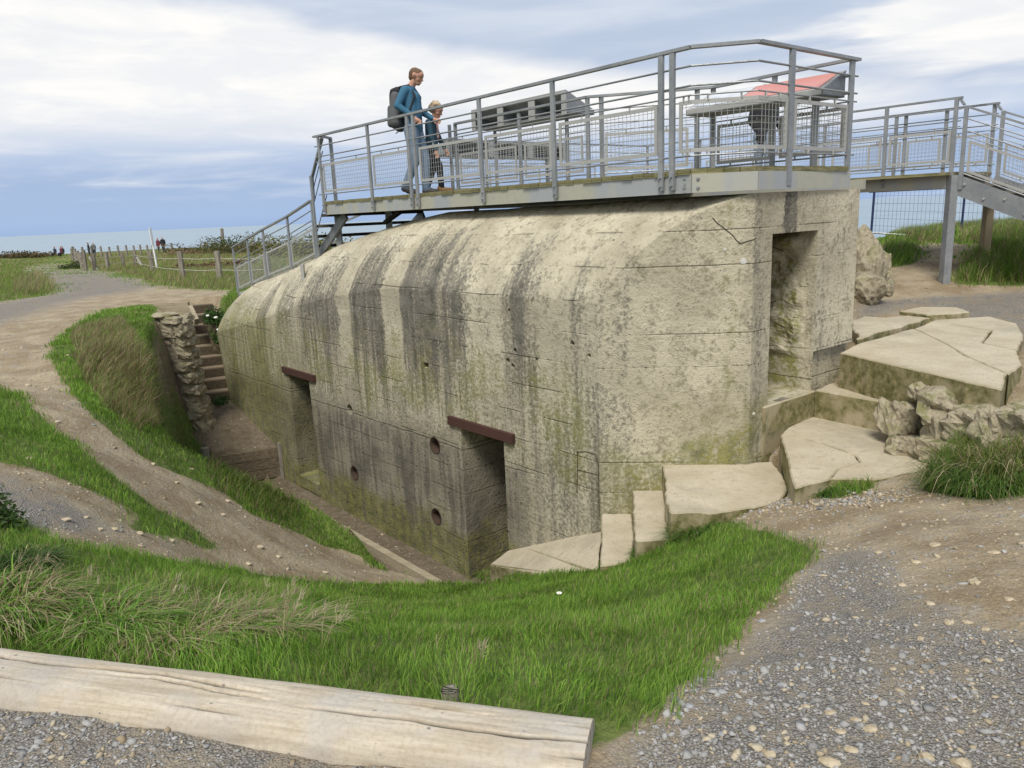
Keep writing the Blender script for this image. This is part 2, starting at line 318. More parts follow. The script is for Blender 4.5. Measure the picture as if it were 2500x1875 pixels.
def build_ground():
    ny, nx = GX.shape
    me = bpy.data.meshes.new('ground'); v = np.stack([GX, GY, GZ], -1).reshape(-1, 3)
    me.vertices.add(len(v)); me.vertices.foreach_set('co', v.ravel())
    idx = np.arange(ny*nx).reshape(ny, nx); q = np.stack([idx[:-1, :-1], idx[:-1, 1:], idx[1:, 1:], idx[1:, :-1]], -1).reshape(-1, 4)
    me.loops.add(q.size); me.loops.foreach_set('vertex_index', q.ravel()); me.polygons.add(len(q)); me.polygons.foreach_set('loop_start', np.arange(0, q.size, 4)); me.polygons.foreach_set('loop_total', np.full(len(q), 4))
    me.update(); me.validate()
    at = me.color_attributes.new('cover', 'FLOAT_COLOR', 'POINT')
    at.data.foreach_set('color', np.stack([MGs, MSs, DRY, np.ones_like(MGs)], -1).astype(np.float32).ravel())
    a2 = me.attributes.new('damp_and_shade', 'FLOAT', 'POINT'); a2.data.foreach_set('value', blur(np.maximum(sstep(.15, -.15, dT_), sstep(.1, -.25, sdpoly(GX, GY, PIT))), 2).astype(np.float32).ravel())  # damp trench soil, plus the dark cavity's shade painted onto the pit sides
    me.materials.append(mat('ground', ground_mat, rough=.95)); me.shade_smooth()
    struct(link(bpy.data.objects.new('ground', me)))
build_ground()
def sea_mat(t, p):
    P = t.pos(); n = t.noise(t.vmath('MULTIPLY', P, (.02, .006, 1)), 1, 4, .6)
    t.put(p, 'Base Color', t.mix(t.mapr(n, .35, .65), (.19, .27, .33), (.25, .33, .38))); t.put(p, 'Roughness', .35)
    t.put(p, 'Normal', t.bump(t.noise(t.vmath('MULTIPLY', P, (.5, .25, 1)), 1, 5, .6), .5, .4))
struct(mesh_obj('sea', [(-30000, -2000, -30), (30000, -2000, -30), (30000, 40000, -30), (-30000, 40000, -30)], [(0, 1, 2, 3)], mat('sea', sea_mat, spec=.5)))
# ------------------------------------------------------------------ bunker
def concrete_mat(t, p):
    P0 = t.obj(); x, y, z = t.sep(P0); s = t.math('MULTIPLY', x, -1); M_ = lambda a, b: t.math('MULTIPLY', a, b); A_ = lambda a, b: t.math('ADD', a, b)
    port = t.mapr(x, 1.0, 1.03); P = t.vmath('ADD', P0, t.vmath('MULTIPLY', t.vmath('SUBTRACT', t.noise(P0, 5, 3, .6, 0, True), (.5, .5, .5)), (.10, .10, .10)))
    bl, mid, fine, grain = t.noise(P0, 1.25, 5, .62), t.noise(P0, 6, 5, .65), t.noise(P0, 24, 5, .72), t.noise(P0, 95, 3, .8)
    C = lambda v, k: M_(t.math('SUBTRACT', v, .5), k)
    wob = A_(A_(C(bl, .42), C(mid, .22)), C(fine, .10)); w = A_(s, wob)
    st = [(-1.05,.66),(-.80,.60),(-.66,.15),(-.30,.12),(-.22,.52),(-.02,.55),(.10,.50),(.32,.62),(.50,.36),(.85,.42),(.98,.78),(1.32,.82),(1.50,.38),(2.05,.40),(2.30,.84),(3.1,.96),(3.48,.90),(3.62,.08),(3.92,.08),(4.05,.95),(4.9,.88),(5.02,.14),(5.22,.14),(5.36,.86),(6.5,.84),(6.8,.55),(7.62,.80),(7.74,.10),(7.96,.10),(8.08,.84),(8.5,.84),(8.62,.12)]
    lo, hi = -1.1, 11.0
    rp = t.ramp(t.mapr(w, lo, hi, 0, 1, False), [((a-lo)/(hi-lo), b) for a, b in st])
    rp = t.mix(t.mapr(w, 8.82, 8.95), rp, .7)
    rpp = t.ramp(t.mapr(A_(y, M_(wob, .35)), .9, 3.0, 0, 1, False), [(0, .50), (.05, .60), (.11, .72), (.16, .10), (.23, .10), (.27, .98), (.36, .98), (.40, .20), (.55, .22), (.62, .50), (.72, .35), (.85, .12), (1, .2)])
    stre = t.mix(port, rp, rpp)
    sv = t.noise(t.comb(A_(M_(x, 8), M_(port, M_(y, 8))), M_(y, .25), M_(z, .6)), 1, 5, .62)
    crown = t.mapr(A_(y, C(bl, .5)), .02, .10); crown = M_(crown, t.math('SUBTRACT', 1, t.mapr(x, .0, .02)))       # the curved top
    wash = M_(t.mapr(A_(y, C(bl, .7)), .15, .85), t.math('SUBTRACT', 1, port))
    stre = t.mix(M_(t.mapr(A_(z, C(sv, 1.4)), .1, -.75), t.math('SUBTRACT', 1, t.mapr(x, 0, .1))), stre, .62); dark = A_(A_(stre, C(sv, 1.15)), A_(C(bl, .75), M_(crown, -.12))); dark = t.math('SUBTRACT', dark, M_(wash, .52))
    dark = t.math('SUBTRACT', dark, M_(t.mapr(x, .02, .1), .06))
    dark = A_(dark, A_(A_(C(fine, 1.25), C(grain, .8)), C(mid, .5)))
    dm = t.mapr(dark, .40, .98)
    pale = t.mix(t.mapr(bl, .3, .7), (.42, .375, .275), (.63, .575, .435)); pale = t.mix(t.mapr(A_(mid, C(fine, .8)), .46, .76), pale, (.30, .27, .19)); pale = t.mix(t.mapr(grain, .25, .6, .35, 0), pale, (.25, .215, .145))
    dk = t.mix(t.mapr(A_(mid, C(grain, .8)), .32, .68), (.062, .058, .048), (.20, .186, .152))
    c = t.mix(dm, pale, dk)
    # lower lift of the wall: smoother, grey, stained
    zj = A_(z, C(bl, .12)); low = t.mapr(A_(zj, C(sv, .5)), -.95, -1.45); low = M_(low, t.mapr(x, -1.0, -1.35))
    g3 = t.mix(t.mapr(A_(sv, C(bl, .8)), .36, .66), (.080, .074, .062), (.31, .28, .215)); g3 = t.mix(t.mapr(fine, .3, .7, .3, 0), g3, (.10, .09, .07))
    c = t.mix(M_(low, .85), c, g3)
    # moss and algae
    gz_ = A_(z, A_(C(t.noise(P0, 1.7, 4), 1.9), C(sv, .5)))
    foot = t.mapr(gz_, -2.15, -2.6); foot2 = M_(t.mapr(x, -.2, .35), t.mapr(gz_, -.45, -.80)); foot3 = M_(port, t.mapr(gz_, .0, -.55))
    band = M_(M_(t.mapr(gz_, .45, -.25), t.mapr(gz_, -1.35, -.8)), t.mapr(A_(bl, C(mid, .4)), .42, .62)); band = M_(band, t.math('SUBTRACT', 1, t.mapr(x, -.3, 0)))
    far = M_(t.mapr(s, 5.6, 8.6), t.mapr(gz_, .55, -.2)); under = M_(t.mapr(y, .72, .98), t.mapr(A_(mid, C(bl, .6)), .40, .60)); under = M_(under, t.math('SUBTRACT', 1, t.mapr(x, .9, 1.0)))
    mg = t.math('MAXIMUM', t.math('MAXIMUM', M_(foot, .95), M_(foot2, .9)), t.math('MAXIMUM', M_(foot3, .55), t.math('MAXIMUM', M_(band, .72), t.math('MAXIMUM', M_(far, .85), under))))
    mg = M_(mg, t.mapr(A_(A_(fine, C(grain, .5)), C(sv, .8)), .26, .62)); moss = t.mix(t.mapr(A_(mid, C(fine, .5)), .3, .7), (.075, .088, .018), (.26, .25, .075))
    c = t.mix(M_(mg, .95), c, moss)
    # pocks, dark lichen, pale lichen
    pk = M_(t.mapr(t.voro(P, 13), .21, .12), t.mapr(A_(t.noise(P0, 2.6, 3), C(low, .3)), .50, .58)); c = t.mix(M_(pk, .72), c, (.055, .052, .046))
    pit = M_(t.mapr(t.voro(P, 34), .17, .10), t.mapr(t.noise(P0, 3.7, 3), .46, .58)); c = t.mix(M_(pit, .7), c, (.04, .036, .028))
    lic = M_(t.mapr(t.voro(t.vmath('ADD', P, (3.3, 1.7, .4)), 44), .17, .10), t.mapr(A_(t.noise(P0, 2.2, 4), C(dm, .10)), .48, .60)); c = t.mix(M_(lic, .8), c, (.62, .59, .50))
    # shuttering board joints, faint and broken
    zz = A_(z, M_(t.noise(t.comb(M_(s, .8), 0, 0), 1, 2), .06)); k = t.math('FRACT', M_(zz, 3.1)); kid = t.math('FLOOR', M_(zz, 3.1))
    ln = t.mapr(t.math('ABSOLUTE', t.math('SUBTRACT', k, .5)), .030, .004)
    brk = t.mapr(A_(t.noise(t.comb(M_(A_(s, M_(y, .8)), 1.3), M_(kid, 7.3), 0), 1, 3), C(fine, .25)), .47, .60); ln = M_(ln, brk)
    jn = t.mapr(t.math('ABSOLUTE', A_(zj, 1.21)), .012, .003); ln = t.math('MAXIMUM', ln, M_(jn, t.mapr(x, -.9, -1.3)))
    c = t.mix(M_(ln, .33), c, (.09, .08, .05))
    tone = t.noise(t.comb(M_(s, .35), M_(kid, 3.1), 2.2), 1, 1); c = t.mix(t.mapr(tone, .35, .65, .20, 0), c, t.mix(1, c, (.66, .64, .60), 'MULTIPLY'))
    t.put(p, 'Base Color', c); t.put(p, 'Roughness', .94)
    h = A_(A_(M_(fine, .55), M_(mid, .8)), M_(grain, .22)); h = t.math('SUBTRACT', t.math('SUBTRACT', h, A_(M_(pk, .5), M_(pit, 1.1))), M_(ln, .8))
    h = A_(h, M_(tone, .7)); t.put(p, 'Normal', t.bump(h, 1.0, .022))
CON = mat('bunker_concrete', concrete_mat)
def z_crease(s): return float(np.interp(s, [-2, 0, 3.8, 5.26, 6.74, 7.72, 9.2, 11, 13], [.78, .78, .75, .57, .33, .10, -.2, -.5, -.8]))
def build_bunker():
    root = empty('bunker', C1+np.array([0, 0, -3.4]), 'large weathered concrete bunker with rounded roof edge set in the pit', 'bunker')
    root.location = tuple(C1)
    ang = math.atan2(FX[1], FX[0]); root.rotation_euler = (0, 0, ang)
    def lp(s, d, z):                 # local coordinates, s runs left along the front
        if s <= 10.0: return (-s, d, z)
        a = (s-10.0)/4.0; r = 4.0-d
        return (-10.0-math.sin(a)*r, 4.0-math.cos(a)*r, z)
    ss = list(np.linspace(0, 10.0, 51))+list(np.linspace(10.2, 12.9, 14))
    prof = [(0, 0), (.05, .115), (.11, .23), (.2, .37), (.31, .51), (.42, .625), (.54, .73), (.66, .815), (.78, .88), (.88, .93), (.99, .96)]+[(2.02, .97), (2.88, .97), (2.9, .97), (3.5, .97)]
    bm = bmesh.new(); G = []
    for i, s in enumerate(ss):
        col = []
        for (d, h) in prof:
            sh = -1.072*d if d <= .99 else (-1.061-.035*(d-.99) if d < 2.89 else 2.2)
            fade = max(0, 1-s/4.2); s2 = s+sh*fade
            jit = (fbm(np.array([s*1.7]), np.array([d*2.+h]), 77, 3)[0]-.44)*.03 if 0 < d < 2 and i else 0
            col.append(bm.verts.new(lp(s2, d, z_crease(s)+h+jit)))
        G.append(col)
    for i in range(len(ss)-1):
        for k in range(len(prof)-1): bm.faces.new((G[i][k], G[i][k+1], G[i+1][k+1], G[i+1][k]))
    edges = [e for e in bm.edges if e.is_boundary]
    r = bmesh.ops.extrude_edge_only(bm, edges=edges)
    nv = [v for v in r['geom'] if isinstance(v, bmesh.types.BMVert)]
    for v in nv:
        v.co.z = -3.4
        if v.co.x < -9.0 and v.co.y < 2.5: v.co.x += .55*min(1, (-v.co.x-9.0)/1.5)
    be = [e for e in r['geom'] if isinstance(e, bmesh.types.BMEdge)]
    bmesh.ops.contextual_create(bm, geom=be)
    bmesh.ops.recalc_face_normals(bm, faces=bm.faces)
    shell = bm_obj('concrete_shell', bm, CON, root)
    # openings
    cb = MB()
    def cbox(s0, s1, d0, d1, z0, z1): cb.add([(-s, d, z) for s in (s0, s1) for d in (d0, d1) for z in (z0, z1)], BOXF)
    cbox(2.35, 1.52, -.3, 3.2, -3.6, -.92); cbox(7.33, 6.55, -.3, 3.0, -2.9, -.9)
    pr = hv(52); pi_ = hv(-38); L = lambda e, dd, z: (float((C2+pr*e+pi_*dd-C1)@FX), float((C2+pr*e+pi_*dd-C1)@FY), z)
    for e0, e1, d0, d1, z0, z1 in [(.29, 1.09, -.3, 2.4, -.31, 1.36), (1.10, 2.4, -.3, .07, -.6, .11)]:
        cb.add([L(e, dd, z) for e in (e0, e1) for dd in (d0, d1) for z in (z0, z1)], BOXF)
    for s, z, r_ in [(5.22, -1.17, .085), (5.25, -2.2, .12), (2.95, -1.27, .12), (3.03, -2.29, .12)]:
        cb.tube((-s, -.2, z), (-s, .45, z), r_, 20)
    cbox(2.98, 3.10, -.2, .3, -.24, -.17)
    for s, z, r_ in [(1.25,.18,.03),(1.38,.05,.035),(1.30,.0,.03),(.9,.12,.025),(.35,.35,.03),(.12,.25,.025),(1.32,.62,.025)]: cb.tube((-s, -.2, z), (-s, .06, z), r_, 9)
    cut = cb.build('cutter', None)
    bm2 = bmesh.new(); bm2.from_mesh(cut.data); bmesh.ops.recalc_face_normals(bm2, faces=bm2.faces); bm2.to_mesh(cut.data); bm2.free()
    cut.parent = root
    md = shell.modifiers.new('openings', 'BOOLEAN'); md.object = cut; md.operation = 'DIFFERENCE'; md.solver = 'EXACT'; md.use_self = True
    dg = bpy.context.evaluated_depsgraph_get(); me = bpy.data.meshes.new_from_object(shell.evaluated_get(dg))
    shell.modifiers.clear(); shell.data = me; bpy.data.objects.remove(cut)
    # smooth only the curved roof
    for pl in me.polygons: pl.use_smooth = (pl.normal.z > .02 and pl.area < .2)
    print('bunker faces', len(me.polygons))
    rust = mat('rust', lambda t, p: t.put(p, 'Base Color', t.mix(t.noise(t.obj(), 9, 5, .7), (.045, .021, .016), (.085, .040, .030))), rough=.85)
    for s0, s1, z in [(2.56, 1.31, -.845), (7.5, 6.28, -.825)]:
        b = bmesh.new(); bmesh.ops.create_cube(b, size=1)
        for v in b.verts: v.co = Vector((-(s0+s1)/2+v.co.x*(s0-s1), -.01+v.co.y*.08, z+v.co.z*.108))
        bmesh.ops.bevel(b, geom=b.edges[:], offset=.006, segments=1); bm_obj('lintel', b, rust, root)
    for s, z, r_ in [(5.25, -2.2, .12), (2.95, -1.27, .12), (3.03, -2.29, .12)]:
        b = bmesh.new(); bmesh.ops.create_cone(b, cap_ends=False, segments=24, radius1=r_-.004, radius2=r_-.004, depth=.42, matrix=Matrix.Translation((-s, .205, z)) @ Matrix.Rotation(math.pi/2, 4, 'X'))
        o = bm_obj('vent_pipe', b, mat('vent_rust', None, (.055, .036, .026), .9), root, True); sm = o.modifiers.new('th', 'SOLIDIFY'); sm.thickness = .012
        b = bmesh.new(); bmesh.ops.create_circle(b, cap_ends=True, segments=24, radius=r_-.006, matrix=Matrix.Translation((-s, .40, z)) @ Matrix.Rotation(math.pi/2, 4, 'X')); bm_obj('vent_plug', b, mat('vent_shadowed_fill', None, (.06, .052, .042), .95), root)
    # low sill in the left doorway and ledge of the portal
    b = bmesh.new(); bmesh.ops.create_cube(b, size=1)
    for v in b.verts: v.co = Vector((-6.94+v.co.x*.775, .35+v.co.y*.74, -2.82+v.co.z*.2))
    bmesh.ops.bevel(b, geom=b.edges[:], offset=.012, segments=1); bm_obj('door_sill', b, CON, root)
    # dark metal rails let into the wall beside the steps
    nF = FY; gro = mat('rust_groove', None, (.075, .05, .032), .9)
    def onF(x, y): d = ray(1200+x*.3617, 900+y*.3617); p0 = EYE+d*(((C1-EYE)@nF)/(d@nF))-C1; return (min(float(p0@FX), -.012), -.001, float(p0[2]))
    for pl_ in [[(580, 560), (582, 690), (578, 835)], [(580, 562), (640, 560), (700, 578)], [(585, 683), (650, 700), (735, 722)], [(705, 585), (722, 650), (726, 800), (728, 1000)], [(1000-905, 10), (1000-905, 11)]][:4]:
        m_ = MB()
        for a, b in zip(pl_, pl_[1:]): m_.bar(onF(*a), onF(*b), .007, .007)
        m_.build('rusty_rebar', gro, None).parent = root
    nE = np.array([-.122, -.993, 0]); ckm = mat('crack_dark', None, (.05, .042, .03), .95)
    def onE(x, y):
        d = ray(1500+x*.452, 50+y*.452); p0 = EYE+d*(((C2-EYE)@nE)/(d@nE))+nE*.001-C1; return (float(p0@FX), float(p0@FY), float(p0[2]))
    m_ = MB(); ck_ = [(530, 1065), (552, 1092), (585, 1115), (612, 1138), (640, 1160), (655, 1182), (680, 1206), (705, 1196), (742, 1186), (768, 1176)]
    for a, b in zip(ck_, ck_[1:]): m_.bar(onE(*a), onE(*b), .007, .007)
    m_.build('wall_crack', ckm, None).parent = root
    nu, nv = 44, 52; vs = []; 
    DU, ZV = np.meshgrid(np.linspace(.10, 2.3, nu), np.linspace(.02, 1.35, nv), indexing='ij'); nz_ = fbm(DU*3.1, ZV*3.1, 301, 5); rg = np.abs(fbm(DU*6, ZV*6, 311, 4)-.47)
    edge_ = np.minimum(sstep(.10, .22, DU), sstep(.02, .10, ZV))*sstep(1.35, 1.25, ZV); off_ = edge_*(.015+np.clip(nz_-.40, 0, 1)*.30-rg*.10)
    for i in range(nu):
        for j in range(nv): vs.append(L(1.088-float(off_[i, j]), float(DU[i, j]), float(ZV[i, j])))
    mesh_obj('broken_jamb', vs, [(i*nv+j, i*nv+j+1, (i+1)*nv+j+1, (i+1)*nv+j) for i in range(nu-1) for j in range(nv-1)], CON, root)
    for dd, zz_, a_ in [(.35, 1.15, .5), (.42, .62, -.4), (.30, .35, .6), (.55, .9, .1), (.62, .25, -.6), (.75, 1.05, .3), (.9, .5, .5)]:
        m_ = MB(); m_.bar(L(1.03, dd, zz_), L(.96, dd+.10*math.cos(a_), zz_+.10*math.sin(a_)), .012, .012); m_.build('rebar_stub', gro, None).parent = root
    # white lichen rosettes on the end wall
    lm = mat('lichen', lambda t, p: t.put(p, 'Base Color', t.mix(t.noise(t.obj(), 60, 3), (.42, .41, .36), (.66, .65, .6))), rough=1)
    for px, py, r_ in [(1605, 564, .034), (1566, 539, .015), (1628, 893, .015)]:
        d = ray(px*D, py*D); nrm = np.array([math.cos(math.radians(HE)), -math.sin(math.radians(HE)), 0]); p0 = EYE+d*(((C2-EYE)@nrm)/(d@nrm))
        vs = []; n = 14
        for k in range(n):
            a = 2*math.pi*k/n; rr = r_*(.75+.4*random.random()); vs.append((rr*math.cos(a), rr*math.sin(a)))
        ex = hv(HE); out = -hv(HE-90); out = np.array([-.122, -.993, 0])
        wv = [p0+ex*a+np.array([0, 0, b_])+out*.004-C1 for a, b_ in vs]
        lv = [(float(q_@FX), float(q_@FY), float(q_[2])) for q_ in wv]
        c_ = tuple(np.mean(lv, 0)+np.array([float(out@FX), float(out@FY), 0])*.003)
        mesh_obj('lichen_patch', lv+[c_], [(k, (k+1) % n, n) for k in range(n)], lm, root)
    return root
BUNK = build_bunker()
# ------------------------------------------------------------------ concrete steps and slabs right of the bunker
def slab_mat(t, p):
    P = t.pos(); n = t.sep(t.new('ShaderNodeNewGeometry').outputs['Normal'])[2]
    a, b, f = t.noise(P, 2.3, 5, .6), t.noise(P, 13, 5, .7), t.noise(P, 70, 3, .8)
    top = t.mix(t.mapr(a, .3, .7), (.45, .385, .27), (.56, .495, .37)); top = t.mix(t.mapr(b, .5, .75), top, (.36, .31, .225))
    top = t.mix(t.mapr(f, .3, .7, .35, 0), top, (.22, .19, .14)); top = t.mix(t.mapr(t.noise(P, 1.1, 5, .7), .50, .70, 0, .6), top, (.31, .28, .21)); top = t.mix(t.math('MULTIPLY', t.mapr(t.voro(P, 42), .16, .09), t.mapr(a, .45, .6)), top, (.12, .11, .09))
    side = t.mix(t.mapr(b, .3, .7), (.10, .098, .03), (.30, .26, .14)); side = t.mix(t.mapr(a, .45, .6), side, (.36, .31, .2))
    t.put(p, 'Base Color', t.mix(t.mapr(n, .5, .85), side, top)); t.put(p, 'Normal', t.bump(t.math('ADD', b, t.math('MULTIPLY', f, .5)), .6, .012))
SLAB = mat('slab_concrete', slab_mat, rough=.95)
def poly_prism(name, pts, th, m, parent=None, bev=.015, wob=.012, ztop=None, origin=None, seg=.05):
    """prism from plan points (x, y[, z]); the edge is broken up a little so that it looks worn"""
    P3 = [np.array([q_[0], q_[1], q_[2] if len(q_) > 2 else ztop]) for q_ in pts]; out = []
    for i, a in enumerate(P3):
        b = P3[(i+1) % len(P3)]; L = np.linalg.norm(b-a); k = max(1, int(L/seg)); nrm = np.array([b[1]-a[1], a[0]-b[0], 0])/max(L, 1e-6)
        ph = random.uniform(0, 9)
        for j in range(k):
            q_ = a+(b-a)*j/k
            if j: q_ = q_+nrm*((fbm(np.array([ph+L*j/k*2.3]), np.array([ph]), 91, 4)[0]-.47)*4*wob+random.gauss(0, .0025))
            out.append(q_)
    o = np.array(origin) if origin is not None else loc_of(parent)
    bm = bmesh.new(); tv = [bm.verts.new(Vector(q_-o)) for q_ in out]; f = bm.faces.new(tv)
    if f.normal.z < 0 or sum((out[i][0]-out[i-1][0])*(out[i][1]+out[i-1][1]) for i in range(len(out))) > 0: f.normal_flip()
    r = bmesh.ops.extrude_face_region(bm, geom=[f]); ex = [v for v in r['geom'] if isinstance(v, bmesh.types.BMVert)]
    for v in ex: v.co.z -= th
    bm.faces.ensure_lookup_table(); bmesh.ops.recalc_face_normals(bm, faces=bm.faces)
    if bev:
        tope = [e for e in bm.edges if all(v in tv for v in e.verts)]
        bmesh.ops.bevel(bm, geom=tope, offset=min(bev, .012), segments=1, affect='EDGES')
    ob = bm_obj(name, bm, m, parent)
    if origin is not None: ob.location = tuple(map(float, origin))
    return ob
def slab(pts, ztop, th, label, name='concrete_slab', cat='slab', **k):
    c = np.mean([(q_[0], q_[1]) for q_ in pts], 0)
    return tag(poly_prism(name, pts, th, SLAB, None, ztop=ztop, origin=(c[0], c[1], (ztop if ztop is not None else np.mean([q_[2] for q_ in pts]))-th), **k), label, cat)
tr = empty('concrete_terrace', (4.6, 7.9, -.4), 'broad cracked concrete terrace slab outside the upper bunker doorway', 'terrace')
poly_prism('slab_piece', [(3.47,7.83),(3.92,6.27),(4.0,6.0),(4.40,6.55),(4.52,7.35),(4.72,8.1),(4.93,9.13),(3.86,8.27)], .42, SLAB, tr, ztop=.08, wob=.011)
poly_prism('slab_piece', [(4.412,6.54),(4.77,6.9),(5.15,7.55),(5.08,8.03),(5.64,8.75),(5.47,9.3),(5.17,9.35),(4.942,9.14),(4.732,8.1),(4.532,7.345)], .42, SLAB, tr, ztop=.077, wob=.006)
poly_prism('slab_piece', [(5.092,8.02),(5.162,7.56),(5.75,8.35),(6.21,9.16),(6.27,9.8),(5.5,9.7),(5.18,9.36),(5.482,9.31),(5.652,8.75)], .42, SLAB, tr, ztop=.08, wob=.008)
slab([(3.89,8.36),(4.93,9.26),(5.42,9.66),(5.3,9.95),(4.95,9.85),(4.75,10.1),(4.35,9.6)], .115, .4, 'flat cracked slab beside the bunker wall behind the terrace', wob=.05)
slab([(5.46,9.82),(6.1,9.95),(6.2,10.4),(5.8,10.6),(5.35,10.3)], .13, .3, 'small broken slab lying at the back edge of the terrace', wob=.05)
slab([(3.20,7.77),(3.50,8.06),(3.92,7.6),(4.05,7.2),(3.76,7.02)], -.30, .34, 'narrow concrete step below the terrace at the doorway', 'concrete_step', 'step')
def R6(x, y): return (1700+x*.452, 500+y*.452)
ld = empty('concrete_landing', (3.1, 6.7, -1.15), 'wide cracked concrete landing in front of the upper doorway', 'landing')
ck = [tuple(onz(*R6(x, y), -.6)[:2]) for x, y in [(720, 1478), (770, 1425), (885, 1392), (860, 1355), (790, 1325), (690, 1290), (590, 1265), (455, 1240)]]
poly_prism('slab_piece', ck+[(2.25, 5.77), (2.59, 5.93)], .55, SLAB, ld, ztop=-.604, wob=.008)
poly_prism('slab_piece', [(a+.006, b+.008) for a, b in ck[::-1]]+[(2.95, 5.88), (3.46, 6.02), (4.03, 6.85), (3.95, 7.18), (3.60, 7.55), (3.22, 7.86), (2.80, 7.44)], .55, SLAB, ld, ztop=-.60, wob=.008)
slab([(1.46,7.22),(1.84,7.19),(2.34,7.14),(2.55,7.16),(2.44,6.44),(2.27,6.14),(1.95,6.02),(1.59,5.93),(1.29,5.98)], -.86, .5, 'large pale concrete landing against the end wall of the bunker', 'concrete_landing', 'landing', wob=.03)
slab([(1.17,7.24),(1.475,7.21),(1.30,6.05),(1.01,6.05)], -1.13, .5, 'upper of two narrow pale steps beside the grass bank', 'concrete_step', 'step')
slab([(.86,7.27),(1.16,7.23),(1.09,6.67),(.98,6.15),(.70,6.11)], -1.38, .5, 'lower of two narrow pale steps beside the grass bank', 'concrete_step', 'step')
rpts = [(.86,7.26),(.60,7.60),(-.13,8.45),(-.36,8.40),(.16,7.3),(.72,6.35)]; rz = [-1.6,-1.70,-2.33,-2.42,-2.02,-1.62]; pc = np.linalg.lstsq(np.array([(a, b, 1) for a, b in rpts]), np.array(rz), rcond=None)[0]
slab([(a, b, pc[0]*a+pc[1]*b+pc[2]) for a, b in rpts], None, .5, 'sloping concrete ramp slab leading down to the lower doorway', 'concrete_ramp', 'ramp', wob=.02)
# block filling the foot of the portal sill
slab([(2.48,7.22),(3.22,7.80),(3.15,7.90),(2.41,7.32)], -.315, .8, 'mossy concrete doorstep under the upper bunker doorway', 'doorstep', 'step', seg=.3)
# ------------------------------------------------------------------ rocks
def rock_mat(t, p):
    P = t.pos(); a, b, f = t.noise(P, 4, 5, .6), t.noise(P, 17, 5, .7), t.noise(P, 80, 3, .8); n = t.sep(t.new('ShaderNodeNewGeometry').outputs['Normal'])[2]
    c = t.mix(t.mapr(a, .3, .7), (.30, .255, .17), (.54, .475, .345)); c = t.mix(t.mapr(b, .5, .7), c, (.13, .115, .08))
    c = t.mix(t.math('MULTIPLY', t.mapr(a, .50, .62), t.mapr(n, .75, -.1, .8, .1)), c, (.15, .15, .035)); c = t.mix(t.mapr(f, .3, .7, .4, 0), c, (.10, .09, .07))
    c = t.mix(t.mapr(t.voro(P, 30), .12, .06), c, (.6, .57, .5))
    t.put(p, 'Base Color', c); t.put(p, 'Normal', t.bump(t.math('ADD', b, t.math('MULTIPLY', f, .4)), .8, .02))
ROCK = mat('rubble', rock_mat, rough=.95)
def rock_bm(size, rough=.25, sub=3, seed=0, blocky=.5):
    r_ = np.random.default_rng(seed); bm = bmesh.new(); bmesh.ops.create_icosphere(bm, subdivisions=sub, radius=1)
    pl = [(lambda v: v/np.linalg.norm(v))(r_.normal(size=3)) for _ in range(9)]; dd = r_.uniform(.62, .92, 9); off = r_.uniform(0, 50, 2)
    V_ = np.array([v.co for v in bm.verts])
    for n, d in zip(pl, dd):
        k = V_@n; V_ = V_-np.outer(np.clip(k-d, 0, None), n)*(.5+.5*blocky)
    nz = fbm(V_[:, 0]*2.2+off[0]+V_[:, 2]*1.3, V_[:, 1]*2.2+off[1]-V_[:, 2]*1.1, seed, 4)-.47
    n2 = np.abs(fbm(V_[:, 0]*4.1+off[1]+V_[:, 2]*2.3, V_[:, 1]*4.1+off[0]-V_[:, 2]*2.9, seed+5, 4)-.47)
    V_ = V_*(1+nz[:, None]*rough*2-n2[:, None]*rough*1.5)*np.array(size)
    for v, c in zip(bm.verts, V_): v.co = Vector(c)
    return bm
def block_bm(size, seed=0, rough=.10):
    r_ = np.random.default_rng(seed); bm = bmesh.new(); bmesh.ops.create_cube(bm, size=2); bmesh.ops.subdivide_edges(bm, edges=bm.edges[:], cuts=8, use_grid_fill=True)
    V_ = np.array([v.co for v in bm.verts]); off = r_.uniform(0, 50, 3); p6 = 7.
    V_ = V_/((np.abs(V_)**p6).sum(1)**(1/p6))[:, None]*1.02
    for n in r_.normal(size=(5, 3)):
        n = n/np.linalg.norm(n); k = V_@n; V_ = V_-np.outer(np.clip(k-r_.uniform(1.0, 1.25), 0, None), n)*.9
    nz = fbm(V_[:, 0]*1.9+off[0]+V_[:, 2]*1.1, V_[:, 1]*1.9+off[1]-V_[:, 2]*1.3, seed, 4)-.47; sh = r_.uniform(-.12, .12, 3)
    V_ = V_*(1+nz[:, None]*rough*2.4); V_[:, 2] += V_[:, 0]*sh[0]; V_[:, 0] += V_[:, 2]*sh[1]
    for v, c in zip(bm.verts, V_*np.array(size)): v.co = Vector(c)
    return bm
def rock(name, loc, size, label, cat, rot=0, seed=0, m=None, parent=None, group=None, sub=3, rough=.25, tilt=0):
    o = bm_obj(name, rock_bm(size, rough, sub, seed), m or ROCK, parent, False); o.location = tuple(map(float, np.asarray(loc)-loc_of(parent))); o.rotation_euler = (tilt, 0, rot)
    if parent is None: tag(o, label, cat, group)
    return o
def q(x, y): return (x*D, y*D)
def R6(x, y): return (1700+x*.452, 500+y*.452)
